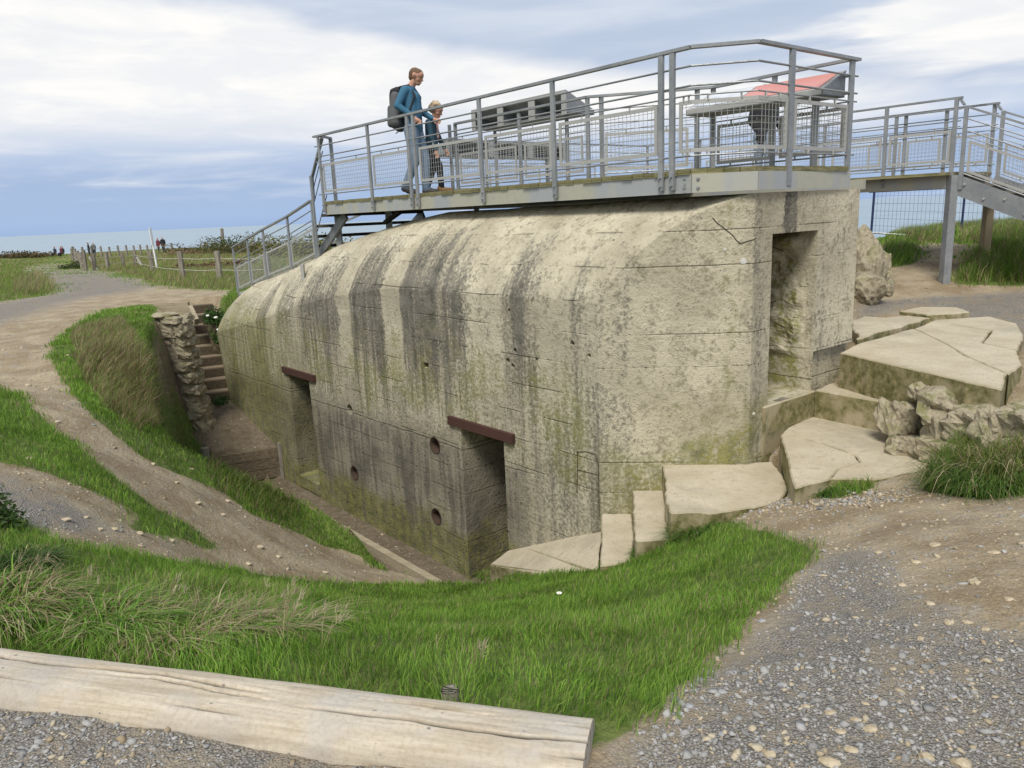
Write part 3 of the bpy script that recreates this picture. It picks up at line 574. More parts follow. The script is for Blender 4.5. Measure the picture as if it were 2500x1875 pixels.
# broken rubble between terrace and tussock
EDG, EDN = np.array([.278, -.96, 0]), np.array([-.96, -.278, 0])
for i, (t_, of, z, sz, rot, lab) in enumerate([
 (.66, .16, -.30, (.27,.20,.25), .4, 'cracked yellowish concrete lump on the end of the doorway step'),
 (.80, .05, .0, (.10,.09,.09), .2, 'small pale stone perched on the rubble below the terrace'),
 (.92, .34, -.50, (.30,.20,.20), .9, 'moss covered concrete lump lying on the landing edge'),
 (1.08, .10, -.20, (.30,.19,.22), 1.0, 'pale flat topped rubble block leaning on the terrace edge'),
 (1.28, .22, -.36, (.20,.17,.24), .1, 'dark hollowed rubble block beside the terrace edge'),
 (1.52, .14, -.30, (.25,.20,.24), .6, 'rubble chunk in the middle of the broken heap'),
 (1.36, .46, -.52, (.18,.15,.16), 2., 'mossy stone at the foot of the rubble heap'),
 (1.66, .42, -.50, (.20,.15,.15), .3, 'low stone half hidden beside the grass tussock'),
 (1.86, .12, -.26, (.27,.19,.24), .5, 'rough pale rock between terrace and tussock'),
 (1.98, .36, -.42, (.26,.2,.2), 1.2, 'craggy rock behind the large grass tussock'),
 (2.14, -.05, -.14, (.32,.28,.24), .2, 'large pale craggy rock at the right edge of the picture')]):
    p = np.array([3.47, 7.83, 0])+EDG*(.42+t_*.86)+EDN*(of*.62); p[2] = z-.10+(.14 if t_ > 1.0 else 0); o = tag(bm_obj('rubble_rock', block_bm(tuple(np.array(sz)*(.80, .80, .62)), 40+i, .30), ROCK), lab, 'rock'); o.location = tuple(p); o.rotation_euler = (rng.uniform(-.35, .35), rng.uniform(-.3, .3), rot)
p = aty(2120, 600, 11.3)
for i, (x, y, Y, sz, lab) in enumerate([(2098, 590, 11.2, (.36,.36,.60), 'tall craggy boulder leaning behind the bunker corner'), (2110, 635, 10.9, (.36,.32,.30), 'rough boulder at the foot of the bunker corner'), (2152, 630, 11.3, (.24,.24,.24), 'low rounded rock in front of the tall boulder'), (2135, 590, 11.8, (.32,.3,.34), 'dark weathered rock behind the tall boulder')]):
    p = aty(x, y, Y); p[2] = gz(p[0], p[1])+sz[2]*(.62 if i in (0, 3) else .45); rock('boulder', p, sz, lab, 'boulder', i*1.1, 70+i, rough=.27, sub=4)
# ------------------------------------------------------------------ left: ruined pillar, steps, boards
pil = empty('ruined_pillar', (-6.0, 13.9, -2.4), 'leaning ruined pillar of rubble masonry beside the earth steps', 'pillar')
def R3(x, y): return (x*.3617, 480+y*.3617)
rows = [(815,990,1235),(885,982,1250),(965,975,1262),(1045,962,1278),(1115,965,1295),(1200,1065,1310),(1290,1095,1330),(1375,1110,1350),(1445,1150,1370),(1530,1275,1400),(1610,1300,1420)]
bm = bmesh.new(); rings = []; nr, na_ = 44, 40
for i in range(nr):
    f_ = i/(nr-1)*(len(rows)-1); k0 = min(int(f_), len(rows)-2); u_ = f_-k0; y, xl, xr = [rows[k0][m]*(1-u_)+rows[k0+1][m]*u_ for m in range(3)]; Yd = 13.5+.03*f_
    a, b = aty(*R3(xl+14, y+30), Yd), aty(*R3(xr-14, y+30), Yd); c = (a+b)/2+np.array([0, .24, 0]); hw_ = (b[0]-a[0])/2; ring = []
    for j in range(na_):
        th = 2*math.pi*j/na_; cx_, sy_ = math.cos(th), math.sin(th); q_ = (abs(cx_)**5+abs(sy_)**5)**(-1/5)
        nzv = (fbm(np.array([th*3.2]), np.array([i*.33]), 71, 4)[0]-.47)*.20
        ring.append(bm.verts.new(Vector(c+np.array([cx_*q_*(hw_+nzv*.5), sy_*q_*(.24+nzv*.6), 0])-loc_of(pil))))
    rings.append(ring)
for i in range(nr-1):
    for j in range(na_): bm.faces.new((rings[i][j], rings[i+1][j], rings[i+1][(j+1) % na_], rings[i][(j+1) % na_]))
bm.faces.new(rings[0][::-1]); bm.faces.new(rings[-1]); bm_obj('mortar_core', bm, ROCK, pil)
k = 0
for ri in range(len(rows)-1):
    y, xl, xr = rows[ri]; Yd = 13.5+.03*ri; hh = (rows[ri+1][0]-y)*.3617/1850*13.6*.5
    a, b = aty(*R3(xl, y+30), Yd), aty(*R3(xr, y+30), Yd); wdt = b[0]-a[0]; nn = max(1, int(round(wdt/rng.uniform(.17, .32))))
    cuts = np.sort(np.r_[0, 1, (np.arange(1, nn)+rng.uniform(-.28, .28, nn-1))/nn])
    for j in range(nn):
        if ri > 3 and rng.random() < .25: continue
        c0, c1 = cuts[j], cuts[j+1]; c = a+(b-a)*((c0+c1)/2)+np.array([rng.uniform(-.02, .02), rng.uniform(.11, .17), rng.uniform(-.04, .04)])
        o = bm_obj('stone', block_bm(((c1-c0)*wdt*rng.uniform(.40, .50), .16, hh*rng.uniform(.65, 1.0)), 200+k, .2), ROCK, pil); o.location = tuple(c-loc_of(pil)); o.rotation_euler = (rng.uniform(-.08, .08), rng.uniform(-.12, .12), rng.uniform(-.2, .2)); k += 1
    for dep in (.20, .36):
        if rng.random() < .2: continue
        c = b+np.array([-.10, dep+rng.uniform(-.05, .05), rng.uniform(-.04, .04)]); o = bm_obj('stone', block_bm((.12, .14, hh*rng.uniform(.65, 1.0)), 260+k, .2), ROCK, pil); o.location = tuple(c-loc_of(pil)); o.rotation_euler = (rng.uniform(-.1, .1), rng.uniform(-.1, .1), rng.uniform(-.2, .2)); k += 1
o = bm_obj('cap_stone', rock_bm((.30, .26, .06), .2, 3, 333), ROCK, pil); o.location = tuple(aty(*R3(1105, 800), 13.68)-loc_of(pil))
def wood_mat(dark, light, sc=(3, 40, 40)):
    def fn(t, p):
        P = t.obj(); g = t.noise(t.vmath('MULTIPLY', P, sc), 1, 5, .65, .4); a = t.noise(P, 5, 4)
        c = t.mix(t.mapr(g, .3, .7), dark, light); c = t.mix(t.mapr(a, .55, .8), c, t.mix(.5, c, (.12, .12, .05)))
        r = t.mapr(t.rnd(), 0, 1, .8, 1.15, False); c = t.mix(1, c, t.comb(r, r, r), 'MULTIPLY')
        t.put(p, 'Base Color', c); t.put(p, 'Normal', t.bump(g, .6, .006))
    return fn
WOODB = mat('brown_boards', wood_mat((.08, .060, .04), (.19, .15, .10)), rough=.9)
WOODG = mat('grey_post_wood', wood_mat((.14, .125, .10), (.30, .27, .22), (30, 30, 3)), rough=.95)
TREAD = mat('earth_tread', lambda t, p: t.put(p, 'Base Color', t.mix(t.noise(t.obj(), 8, 5, .7), (.15, .115, .075), (.26, .21, .145))), rough=.95)
st = empty('earth_steps', (-6.6, 15.6, -1.9), 'flight of timber fronted earth steps climbing beside the ruined pillar', 'steps')
sdir = np.array([-.45, .89, 0]); swid = np.array([.89, .45, 0])
for i in range(9):
    z = -1.72+.2*i; c = np.array([-6.42, 15.4, 0])+sdir*(.315*i)-np.array([.02*i, 0, 0])
    L, Rr = c-swid*.75, c+swid*.8
    m_ = MB(); m_.bar(L+[0, 0, z-.125], Rr+[0, 0, z-.125], .05, .21); m_.build('riser_board', mat('dark_riser', wood_mat((.045, .035, .022), (.11, .085, .055))), st)
    m_ = MB(); m_.bar(L+sdir*.19+[0, 0, z-.05], Rr+sdir*.19+[0, 0, z-.05], .33, .10); m_.build('tread', TREAD, st)
ETOP = np.array([-7.42, 17.6, 0])
tag(MB().bar(onz(*R3(860, 752), -.02)-[0, 0, .05], onz(*R3(1275, 735), -.02)-[0, 0, .05], .10, .26).build('timber_edging', mat('pale_timber', wood_mat((.30, .25, .17), (.46, .40, .28)), rough=.9)), 'pale timber board along the top of the earth steps', 'board')
tag(MB().bar(onz(*R3(1280, 738), -.03)-[0, 0, .05], onz(*R3(1325, 830), -.3)-[0, 0, .05], .09, .16).build('timber_edging', MATS['pale_timber']), 'short sloping timber beside the top earth step', 'board')
bd = empty('retaining_boards', (-4.8, 13.3, -2.9), 'dark timber retaining boards across the trench by the left doorway', 'retaining wall')
for k in range(3):
    m_ = MB(); m_.bar(np.array([-5.35, 13.12, -2.48-.19*k]), np.array([-4.22, 13.56, -2.47-.19*k]), .05, .18); m_.build('board', WOODB, bd)
    m_ = MB(); m_.bar(np.array([-4.24, 13.55, -2.44-.19*k]), np.array([-3.99, 13.60, -2.43-.19*k]), .05, .17); m_.build('board', WOODB, bd)
MB().tube((-4.33, 13.43, -3.05), (-4.33, 13.43, -2.28), .045, 8).build('stake', WOODG, bd)
MB().tube((-4.25, 13.46, -3.05), (-4.25, 13.46, -2.33), .04, 8).build('stake', WOODG, bd)
tag(MB().tube((-5.55, 13.05, -2.9), (-5.55, 13.05, -2.2), .075, 10).build('wooden_stake', WOODG), 'short round wooden stake at the end of the retaining boards', 'stake')
tag(MB().bar((-3.6, 11.80, -2.90), (-.62, 8.30, -2.90), .10, .14).build('timber_edging', mat('pale_timber')), 'long pale timber edging along the trench floor below the bunker', 'board')
# ------------------------------------------------------------------ foreground timber
def log_mat(t, p):
    P = t.obj(); x, y, z = t.sep(P)
    g = t.noise(t.comb(t.math('MULTIPLY', x, 2.2), t.math('MULTIPLY', y, 26), t.math('MULTIPLY', z, 26)), 1, 6, .65, .6); a = t.noise(P, 4.5, 5, .6); b = t.noise(P, 60, 3, .7)
    c = t.mix(t.mapr(g, .28, .7), (.36, .30, .215), (.56, .495, .39)); c = t.mix(t.mapr(a, .42, .70), c, (.45, .41, .355)); c = t.mix(t.mapr(t.noise(P, 2.2, 4), .52, .68, 0, .5), c, (.36, .32, .27)); c = t.mix(t.mapr(b, .3, .6, .25, 0), c, (.2, .16, .11))
    sp = t.math('MULTIPLY', t.mapr(t.voro(t.vmath('MULTIPLY', P, (1, 1.6, 1.6)), 14), .13, .08), t.mapr(t.noise(P, 6, 2), .5, .6)); c = t.mix(t.math('MULTIPLY', sp, .8), c, (.16, .145, .14))
    c = t.mix(t.mapr(t.attr('crack', 'Fac'), .15, .7), c, (.05, .042, .034))
    t.put(p, 'Base Color', c); t.put(p, 'Normal', t.bump(g, .45, .006))
def build_log():
    a = np.array([-2.45, 2.685, 0]); b = np.array([.185, 2.015, 0]); L = np.linalg.norm(b-a); d = (b-a)/L
    nl, na = 420, 110; hw, hh = .146, .108
    X, T = np.meshgrid(np.linspace(0, L, nl+1), np.linspace(0, math.pi, na), indexing='ij'); yy, zz = -np.cos(T), np.sin(T)
    sq = (np.abs(yy)**3.2+np.abs(zz)**3.2)**(-1/3.2); yy *= sq; zz *= sq
    Y = yy*hw*(1+.09*(fbm(X*1.6, T*1.5, 5, 3)-.44)); Z = zz*hh*(1+.13*(fbm(X*2.3+9, T*2.2, 8, 3)-.44))-.02
    Z += (zz > .3)*(fbm(X*3, Y*60, 15, 3)-.44)*.006
    K = np.zeros_like(X); wv = .018*np.sin(X*2.1)+.008*np.sin(X*7)+.012*(fbm(X*6, X*0, 19, 3)-.44)*2
    for f, x0, x1, wd in ((.03+wv, .10, 1.62, .0055), (.0+wv*1.2, .95, 1.68, .0045), (-.02+wv*.6, 1.72, L+.3, .0065), (.045-.4*wv, -1, .5, .004), (-.085+.5*wv, 1.25, 1.62, .004), (-.07+.4*wv, .3, .8, .003), (.06+.3*wv, 1.9, 2.45, .003)):
        K = np.maximum(K, (zz > .4)*np.exp(-((Y-f)/wd)**2)*np.clip(np.minimum((X-x0)*5, (x1-X)*5), 0, 1))
    K = np.maximum(K, (X > L-.12)*.9*np.clip(np.sin(Y*130+2*np.sin(Y*37)), 0, 1)**14*np.clip((X-L+.12)/.12, 0, 1))
    Z -= K*.026; vs = np.stack([X, Y, Z], -1).reshape(-1, 3).tolist(); crk = list(K.ravel())
    fs = [(i*na+j, i*na+j+1, (i+1)*na+j+1, (i+1)*na+j) for i in range(nl) for j in range(na-1)]
    e0 = len(vs); vs.append((L+.006, 0, .03)); crk.append(0); fs += [(nl*na+j, nl*na+j+1, e0) for j in range(na-1)]
    o = mesh_obj('timber_sleeper', vs, [f[::-1] for f in fs], mat('weathered_log', log_mat, rough=.85), None, True)
    at = o.data.attributes.new('crack', 'FLOAT', 'POINT'); at.data.foreach_set('value', np.array(crk, np.float32))
    o.data.set_sharp_from_angle(angle=math.radians(50))
    o.location = tuple(a); o.rotation_euler = (0, 0, math.atan2(d[1], d[0])); tag(o, 'long weathered pale timber sleeper lying along the gravel in the foreground', 'sleeper')
build_log()
bm = bmesh.new(); bmesh.ops.create_cone(bm, cap_ends=True, segments=16, radius1=.036, radius2=.032, depth=.1); bmesh.ops.bevel(bm, geom=[e for e in bm.edges if all(v.co.z > 0 for v in e.verts)], offset=.01, segments=2)
o = tag(bm_obj('wooden_stake', bm, WOODG, None, False), 'sawn grey wooden peg in the grass behind the sleeper', 'stake'); p = onz(*q(970, 1492), .03); o.location = (p[0], p[1]+.03, -.035)
# ------------------------------------------------------------------ viewing platform
def galv(t, p):
    P = t.pos(); a, b = t.noise(P, 3.2, 4, .6), t.noise(P, 24, 4, .7)
    c = t.mix(t.mapr(a, .3, .7), (.22, .235, .25), (.32, .33, .335)); c = t.mix(t.mapr(b, .5, .8), c, (.18, .19, .20))
    t.put(p, 'Base Color', c); t.put(p, 'Roughness', t.mapr(b, .3, .7, .42, .62)); t.put(p, 'Normal', t.bump(b, .15, .004))
GALV = mat('galvanised_steel', galv, metal=.35, spec=.4)
def fascia_m(t, p):
    P = t.pos(); a, b = t.noise(t.vmath('MULTIPLY', P, (1.1, 1.1, .35)), 1.6, 3, .5), t.noise(P, 12, 4, .7)
    c = t.mix(t.mapr(a, .42, .58), (.36, .375, .385), (.42, .41, .33)); c = t.mix(t.mapr(b, .45, .75, 0, .6), c, (.34, .345, .31))
    t.put(p, 'Base Color', c); t.put(p, 'Roughness', .5)
FASC = mat('fascia_steel', fascia_m, metal=.2, spec=.4)
PLANK = mat('mossy_deck_board', wood_mat((.11, .11, .045), (.27, .24, .14), (3, 3, 30)), rough=.95)
PALEST = mat('pale_frame_steel', lambda t, p: t.put(p, 'Base Color', t.mix(t.noise(t.pos(), 14, 4, .7), (.33, .33, .31), (.44, .435, .415))), metal=.15, rough=.5)
WIRE = mat('wire', None, (.33, .34, .34), .5, .3)
DZ, RZ = 1.98, 3.03
zv = lambda z: np.array([0, 0, z])
def P2(p, z): return np.array([p[0], p[1], z])
def bars(poly, z, w, h, name, parent, m=GALV, drop=None):
    """a bent bar following a polyline of plan points; drop = per point height offset"""
    mb = MB(); drop = drop if drop is not None else [0]*len(poly)
    for i in range(len(poly)-1): mb.bar(P2(poly[i], z+drop[i]), P2(poly[i+1], z+drop[i+1]), w, h)
    return mb.build(name, m, parent)
def rods(poly, z, r, name, parent, drop=None):
    mb = MB(); drop = drop if drop is not None else [0]*len(poly)
    for i in range(len(poly)-1): mb.tube(P2(poly[i], z+drop[i]), P2(poly[i+1], z+drop[i+1]), r, 6)
    return mb.build(name, GALV, parent)
def panel(poly, z0, z1, parent, drop=None, pitch=.052, fw=.035):
    """mesh panel: flat steel frame, wire grid, small fixing lugs"""
    drop = drop if drop is not None else [0]*len(poly); mb = MB(); n = len(poly)
    for i in range(n-1):
        for z in (z0+fw/2, z1-fw/2): mb.bar(P2(poly[i], z+drop[i]), P2(poly[i+1], z+drop[i+1]), .012, fw)
    for i in (0, n-1): mb.bar(P2(poly[i], z0+drop[i]), P2(poly[i], z1+drop[i]), .014, fw, up=(np.asarray(P2(poly[1], 0))-P2(poly[0], 0)))
    for i in range(n-1):
        for f_ in (.25, .75):
            q_ = np.asarray(poly[i])[:2]*(1-f_)+np.asarray(poly[i+1])[:2]*f_; dd = drop[i]*(1-f_)+drop[i+1]*f_
            for z, s in ((z1, 1), (z0, -1)): mb.bar(P2(q_, z+dd-.01*s), P2(q_, z+dd+.035*s), .03, .012)
    fr = mb.build('mesh_panel', PALEST, parent); wb = MB()
    for i in range(n-1):
        a, b = np.asarray(P2(poly[i], 0), float), np.asarray(P2(poly[i+1], 0), float); L = np.linalg.norm(b-a); k = max(2, int(L/pitch))
        for j in range(1, k):
            f_ = j/k; q_ = a+(b-a)*f_; dd = drop[i]*(1-f_)+drop[i+1]*f_; wb.tube(q_+zv(z0+dd), q_+zv(z1+dd), .0028, 3)
        kk = int((z1-z0)/pitch)
        for j in range(1, kk):
            z = z0+(z1-z0)*j/kk; wb.tube(a+zv(z+drop[i]), b+zv(z+drop[i+1]), .0028, 3)
    w = wb.build('wire_grid', WIRE, parent); w.parent = fr
    return fr
POST = None
def posts(lst, parent, zb=1.80, zt=RZ, w=.055, t_=.028, dirs=U):
    for p in lst:
        mb = MB(); mb.bar(P2(p, zb), P2(p, zt-.012), w, t_, up=np.cross(dirs, (0, 0, 1)))
        for dz in (.04, .12): mb.tube(P2(p, zb+dz)-V*.012, P2(p, zb+dz)-V*.034, .012, 6)
        mb.build('post', GALV, parent)
LV = [(.17, .010), (.335, .010), (.415, .008), (.935, .010)]
def fence_run(poly, parent, drop=None, zt=RZ, top=(.06, .028)):
    bars(poly, zt-.014, top[0], top[1], 'top_rail', parent, drop=drop)
    for dz, r in LV: rods(poly, zt-dz, r, 'rail', parent, drop)
plat = empty('viewing_platform', uv(3, 1, 1.7), 'steel viewing platform with railings and plank deck over the bunker roof', 'platform')
KINK, CORN, END = uv(-.325, 0)[:2], np.array([2.27, 7.03]), np.array([3.56, 8.08])
front = [uv(7.12, 0)[:2], KINK, CORN, END]
fo = [p-np.array([V[0], V[1]])*.0 for p in front]
fence_run([front[0]+U[:2]*.12]+front[1:]+[END+hv(52)[:2]*.10], plat)
for u_ in (7.07, 5.46, 4.37, 4.22, 2.76, 1.47, 0, -.13): posts([uv(u_, -.012)[:2]], plat)
posts([CORN+hv(52)[:2]*.52, END-hv(52)[:2]*.02], plat, dirs=hv(52), w=.07)
for a, b in [(7.02, 5.53), (5.39, 4.44), (4.14, 2.83), (2.69, 1.55), (1.39, .08)]: panel([uv(a, .012)[:2], uv(b, .012)[:2]], 2.125, 2.575, plat)
panel([uv(-.21, .012)[:2], KINK+V[:2]*.012, CORN+V[:2]*.012, CORN+hv(52)[:2]*.44], 2.125, 2.575, plat)
panel([CORN+hv(52)[:2]*.6, END-hv(52)[:2]*.09], 2.125, 2.575, plat)
# fascia beams
pf = [uv(7.1, .03)[:2], KINK+V[:2]*.03, CORN+V[:2]*.03+hv(97)[:2]*-.01, END+V[:2]*.03]
for i, (a, b) in enumerate([(uv(7.1, .03)[:2], uv(3.6, .03)[:2]), (uv(3.597, .03)[:2], KINK+V[:2]*.03), (KINK+V[:2]*.03, CORN+V[:2]*.03), (CORN+V[:2]*.03, END+V[:2]*.03)]):
    MB().bar(P2(a, 1.85), P2(b, 1.85), .03, .165).build('fascia_beam', FASC, plat)
MB().bar(uv(7.1, .05, 1.85), uv(7.1, 8.0, 1.85), .03, .165).build('fascia_beam', FASC, plat)
for q_ in [KINK+(CORN-KINK)*.12, KINK+(KINK-CORN)*.10]:
    for dz in (1.81, 1.89): MB().tube(P2(q_, dz)-V*-.02, P2(q_, dz)-V*.005, .014, 8).build('bolt', GALV, plat)
# deck boards laid across, ends showing along the front
def boards(u0, u1, v0, v1, parent, step=.138):
    me = None; u_ = u0
    while u_ < u1:
        if me is None:
            o = MB().bar(uv(u_+step/2, v0, DZ-.024), uv(u_+step/2, v1, DZ-.024), step-.008, .048).build('deck_board', PLANK, parent); me = o.data; base = uv(u_, 0)
        else:
            o = link(bpy.data.objects.new('deck_board', me)); o.parent = parent; o.location = tuple(uv(u_, random.uniform(-.012, .012), random.uniform(-.004, .002))-base)
        u_ += step
boards(-.32, 7.08, .0, 1.9, plat)
mb = MB()
k_ = 0
for i in range(7):     # boards of the angled corner
    f0 = i/7; a = KINK+(CORN-KINK)*0+(CORN-KINK)*f0; 
dv = (CORN-KINK)/4
for i in range(4):
    a, b = KINK+dv*i+V[:2]*.02, KINK+dv*(i+1)*.98+V[:2]*.02; poly_prism('deck_board', [(*a,), (*b,), (*(b+U[:2]*.25+V[:2]*.8),), (*(a+U[:2]*.2+V[:2]*.8),)], .048, PLANK, plat, ztop=DZ, bev=0, wob=0, seg=9)
for i in range(11):
    dd = hv(52)[:2]; a = CORN+V[:2]*.02+dd*(.145*i+.004); b = a+dd*.136; poly_prism('deck_board', [tuple(a), tuple(b), tuple(b+hv(-38)[:2]*.75), tuple(a+hv(-38)[:2]*.75)], .048, PLANK, plat, ztop=DZ+random.uniform(-.003, .003), bev=0, wob=0, seg=9)
# inner railing and rear deck
inner = [END, uv(1.0, 2.16)[:2], uv(2.19, 1.24)[:2], uv(5.0, 1.24)[:2]]
fence_run(inner, plat)
posts([uv(.15, 2.10)[:2], uv(1.0, 2.16)[:2], uv(1.15, 2.05)[:2], uv(2.19, 1.24)[:2], uv(2.05, 1.34)[:2], uv(3.5, 1.24)[:2], uv(5.0, 1.24)[:2], uv(5.15, 1.24)[:2]], plat, zb=1.9)
for a, b in [(END+(inner[1]-END)*.05, END+(inner[1]-END)*.46), (END+(inner[1]-END)*.54, END+(inner[1]-END)*.95), (inner[1]+(inner[2]-inner[1])*.2, inner[1]+(inner[2]-inner[1])*.85), (uv(2.3, 1.24)[:2], uv(3.4, 1.24)[:2]), (uv(3.6, 1.24)[:2], uv(4.9, 1.24)[:2])]: panel([a, b], 2.125, 2.575, plat)
rear = [uv(7.05, 1.95)[:2], uv(7.05, 8.06)[:2], uv(.1, 8.06)[:2]]
fence_run(rear, plat)
posts([uv(7.05, v)[:2] for v in (1.95, 3.4, 5, 6.6, 8.06)], plat, zb=1.8, dirs=V); posts([uv(u_, 8.06)[:2] for u_ in (5.6, 4.2, 2.8, 1.5)], plat)
for v in (1.95, 3.4, 5, 6.6): panel([uv(7.05, v+.08)[:2], uv(7.05, v+1.35)[:2]], 2.125, 2.575, plat, pitch=.06)
for u_ in (7.0, 5.5, 4.1, 2.7): panel([uv(u_-.08, 8.06)[:2], uv(u_-1.2, 8.06)[:2]], 2.125, 2.575, plat, pitch=.06)
for i in range(7):
    v0 = 1.92+i*.9; MB().bar(uv(7.08, v0+.44, DZ-.026), uv(2.0 if v0 < 6.4 else .0, v0+.44, DZ-.026), .88, .044).build('rear_deck', PLANK, plat)
for v in (1.2, 3.2, 5.2, 7.0): MB().bar(uv(7.0, v, 1.85), uv(.6, v, 1.85), .08, .14).build('joist', FASC, plat)
# columns and braces under the left end
dark = mat('dark_timber', wood_mat((.035, .03, .024), (.09, .08, .065)), rough=.9)
for u_, v, zb, w in [(7.35, .35, .75, .11), (6.75, 1.0, .95, .12), (6.9, 3.0, .6, .12), (6.9, 6.0, .5, .12)]: MB().bar(uv(u_, v, zb), uv(u_, v, 1.90), w, w*.8).build('column', GALV if u_ > 7 else FASC, plat)
MB().bar(uv(8.0, .15, .95), uv(6.95, .3, 1.75), .05, .14).build('brace', GALV, plat)
MB().bar(uv(7.35, .35, 1.7), uv(7.35, .35, RZ-.01), .07, .05).build('post', GALV, plat)
bars([uv(7.05, 0)[:2], uv(7.35, .35)[:2]], RZ-.014, .06, .028, 'top_rail', plat)
for i in range(4):
    u_ = 7.2+.29*i; z = 1.76-.175*i
    MB().bar(uv(u_, .05, z), uv(u_, 1.9, z), .27, .05).build('stair_tread', dark, plat)
for v in (1.9,): MB().bar(uv(7.05, v, 1.72), uv(8.4, v, .95), .05, .18).build('stringer', GALV, plat)
MB().bar(uv(6.2, .6, 1.60), uv(5.7, .6, 1.76), .06, .06).build('bracket', dark, plat)
o = MB().bar(uv(7.25, -.42, .72), uv(7.25, -.42, .98), .10, .05).build('marker_stub', PALEST); tag(o, 'short pale steel stub at the foot of the platform column', 'stub')
# ramp rail on the left (steep flight, then gentle ramp)
rmp = empty('ramp_railing', uv(9.5, 0, .5), 'sloping grey railing with mesh panels going down left of the platform', 'railing')
steep = [(7.05, 2.98), (7.55, 2.40), (7.58, 2.05)]
for i in range(2): MB().bar(uv(steep[i][0], .05, steep[i][1]), uv(steep[i+1][0], .05, steep[i+1][1]), .05, .03).build('top_rail', GALV, rmp)
for dz in (.2, .4, .9): MB().tube(uv(7.07, .05, 2.98-dz), uv(7.55, .05, 2.40-dz), .010, 6).build('rail', GALV, rmp)
run = [(7.57, 2.03), (8.63, 1.79), (9.84, 1.57), (11.56, 1.23)]
pr_ = [uv(a, 0)[:2] for a, b in run]; dr = [b-RZ for a, b in run]
fence_run(pr_, rmp, drop=dr)
for u_ in (7.57, 8.63, 9.84, 10.7, 11.56):
    zt = float(np.interp(u_, [a for a, b in run], [b for a, b in run])); g_ = gz(*uv(u_, 0)[:2])
    MB().bar(uv(u_, 0, min(g_, zt-1.0)-.1), uv(u_, 0, zt), .055, .028, up=V).build('post', GALV, rmp)
MB().bar(uv(7.5, 0, .85), uv(7.5, 0, 2.42), .055, .028, up=V).build('post', GALV, rmp)
for i in range(3):
    f0, f1 = (.06, .94)
    a, b = run[i], run[i+1]; ua, ub = a[0]+(b[0]-a[0])*f0, a[0]+(b[0]-a[0])*f1; za, zb = a[1]+(b[1]-a[1])*f0-RZ, a[1]+(b[1]-a[1])*f1-RZ
    if i == 2:
        um, zm = (ua+ub)/2, (za+zb)/2; panel([uv(ua, 0)[:2], uv(um-.06, 0)[:2]], 2.125, 2.575, rmp, [za, zm]); panel([uv(um+.06, 0)[:2], uv(ub, 0)[:2]], 2.125, 2.575, rmp, [zm, zb])
    else: panel([uv(ua, 0)[:2], uv(ub, 0)[:2]], 2.125, 2.575, rmp, [za, zb])
MB().bar(uv(7.55, .02, .92), uv(11.55, .02, .22), .03, .06).build('base_rail', PALEST, rmp)
MB().bar(uv(9.9, 1.5, .35), uv(9.9, 1.5, 1.55), .055, .05).build('post', GALV, rmp)
bars([uv(9.9, 1.5)[:2], uv(7.5, 1.8)[:2]], 1.55, .05, .03, 'top_rail', rmp, drop=[0, .5])
# ------------------------------------------------------------------ walkway and stairs on the right
wk = empty('access_walkway', uv(1, 7.3, 1.7), 'raised steel walkway with mesh railings leading to the right hand stairs', 'walkway')
near, far_ = 6.63, 8.06
for v in (near, far_): MB().bar(uv(1.9, v, 1.84), uv(-.02, v, 1.84), .03, .19).build('fascia_beam', FASC, wk)
u_ = -.04
while u_ < 2.0: MB().bar(uv(u_+.069, near-.01, DZ-.024), uv(u_+.069, far_+.01, DZ-.024), .130, .048).build('deck_board', PLANK, wk); u_ += .138
fence_run([uv(3.0, near)[:2], uv(-.07, near)[:2]], wk); fence_run([uv(1.6, far_)[:2], uv(-.07, far_)[:2]], wk)
posts([uv(a, near-.02)[:2] for a in (1.0, .0)], wk); posts([uv(a, far_+.02)[:2] for a in (1.35, .7, .0)], wk)
for v, us in ((near, (2.2, 1.08)), (near, (.93, .06)), (far_, (1.95, 1.42)), (far_, (1.28, .77)), (far_, (.63, .06))): panel([uv(us[0], v)[:2], uv(us[1], v)[:2]], 2.125, 2.575, wk)
MB().bar(uv(-.03, near-.02, gz(*uv(-.03, near)[:2])-.1), uv(-.03, near-.02, 1.93), .13, .11).build('column', GALV, wk)
MB().bar(uv(-.05, far_, gz(*uv(-.05, far_)[:2])-.1), uv(-.05, far_, 1.8), .13, .11).build('column', mat('tan_column', None, (.33, .27, .18), .7), wk)
MB().bar(uv(-.03, near, RZ-.02), uv(-.10, near, RZ-.12), .05, .03).build('rail_bracket', GALV, wk)
MB().bar(uv(-.03, far_, RZ-.02), uv(-.10, far_, RZ-.12), .05, .03).build('rail_bracket', GALV, wk)
sr = empty('access_stairs', uv(-1.5, 7.3, .5), 'steel stairs with bolted stringers descending at the right edge', 'stairs')
SL = .43; L_ = 3.4
for v in (near, far_):
    MB().bar(uv(-.06, v, 1.80), uv(-L_, v, 1.80-SL*(L_-.06)), .03, .27).build('stringer', GALV, sr)
    for i in range(7):
        uu = -.2-.27*i
        for dz in ((.05, -.05)[i % 2],): MB().tube(uv(uu, v-.012, 1.80+SL*(uu+.06)+dz), uv(uu, v-.035, 1.80+SL*(uu+.06)+dz), .018, 8).build('bolt', PALEST, sr)
    pl_ = [uv(-.12, v)[:2], uv(-L_, v)[:2]]; fence_run(pl_, sr, drop=[-.13, -.13-SL*(L_-.12)])
    for uu in (-.14, -1.25, -2.4): MB().bar(uv(uu, v-.02, 1.78+SL*uu), uv(uu, v-.02, RZ-.13+SL*(uu+.12)), .055, .028, up=V).build('post', GALV, sr)
    for a, b in ((-.22, -1.17), (-1.33, -2.32)): panel([uv(a, v)[:2], uv(b, v)[:2]], 2.125, 2.575, sr, [-.13+SL*(a+.12), -.13+SL*(b+.12)])
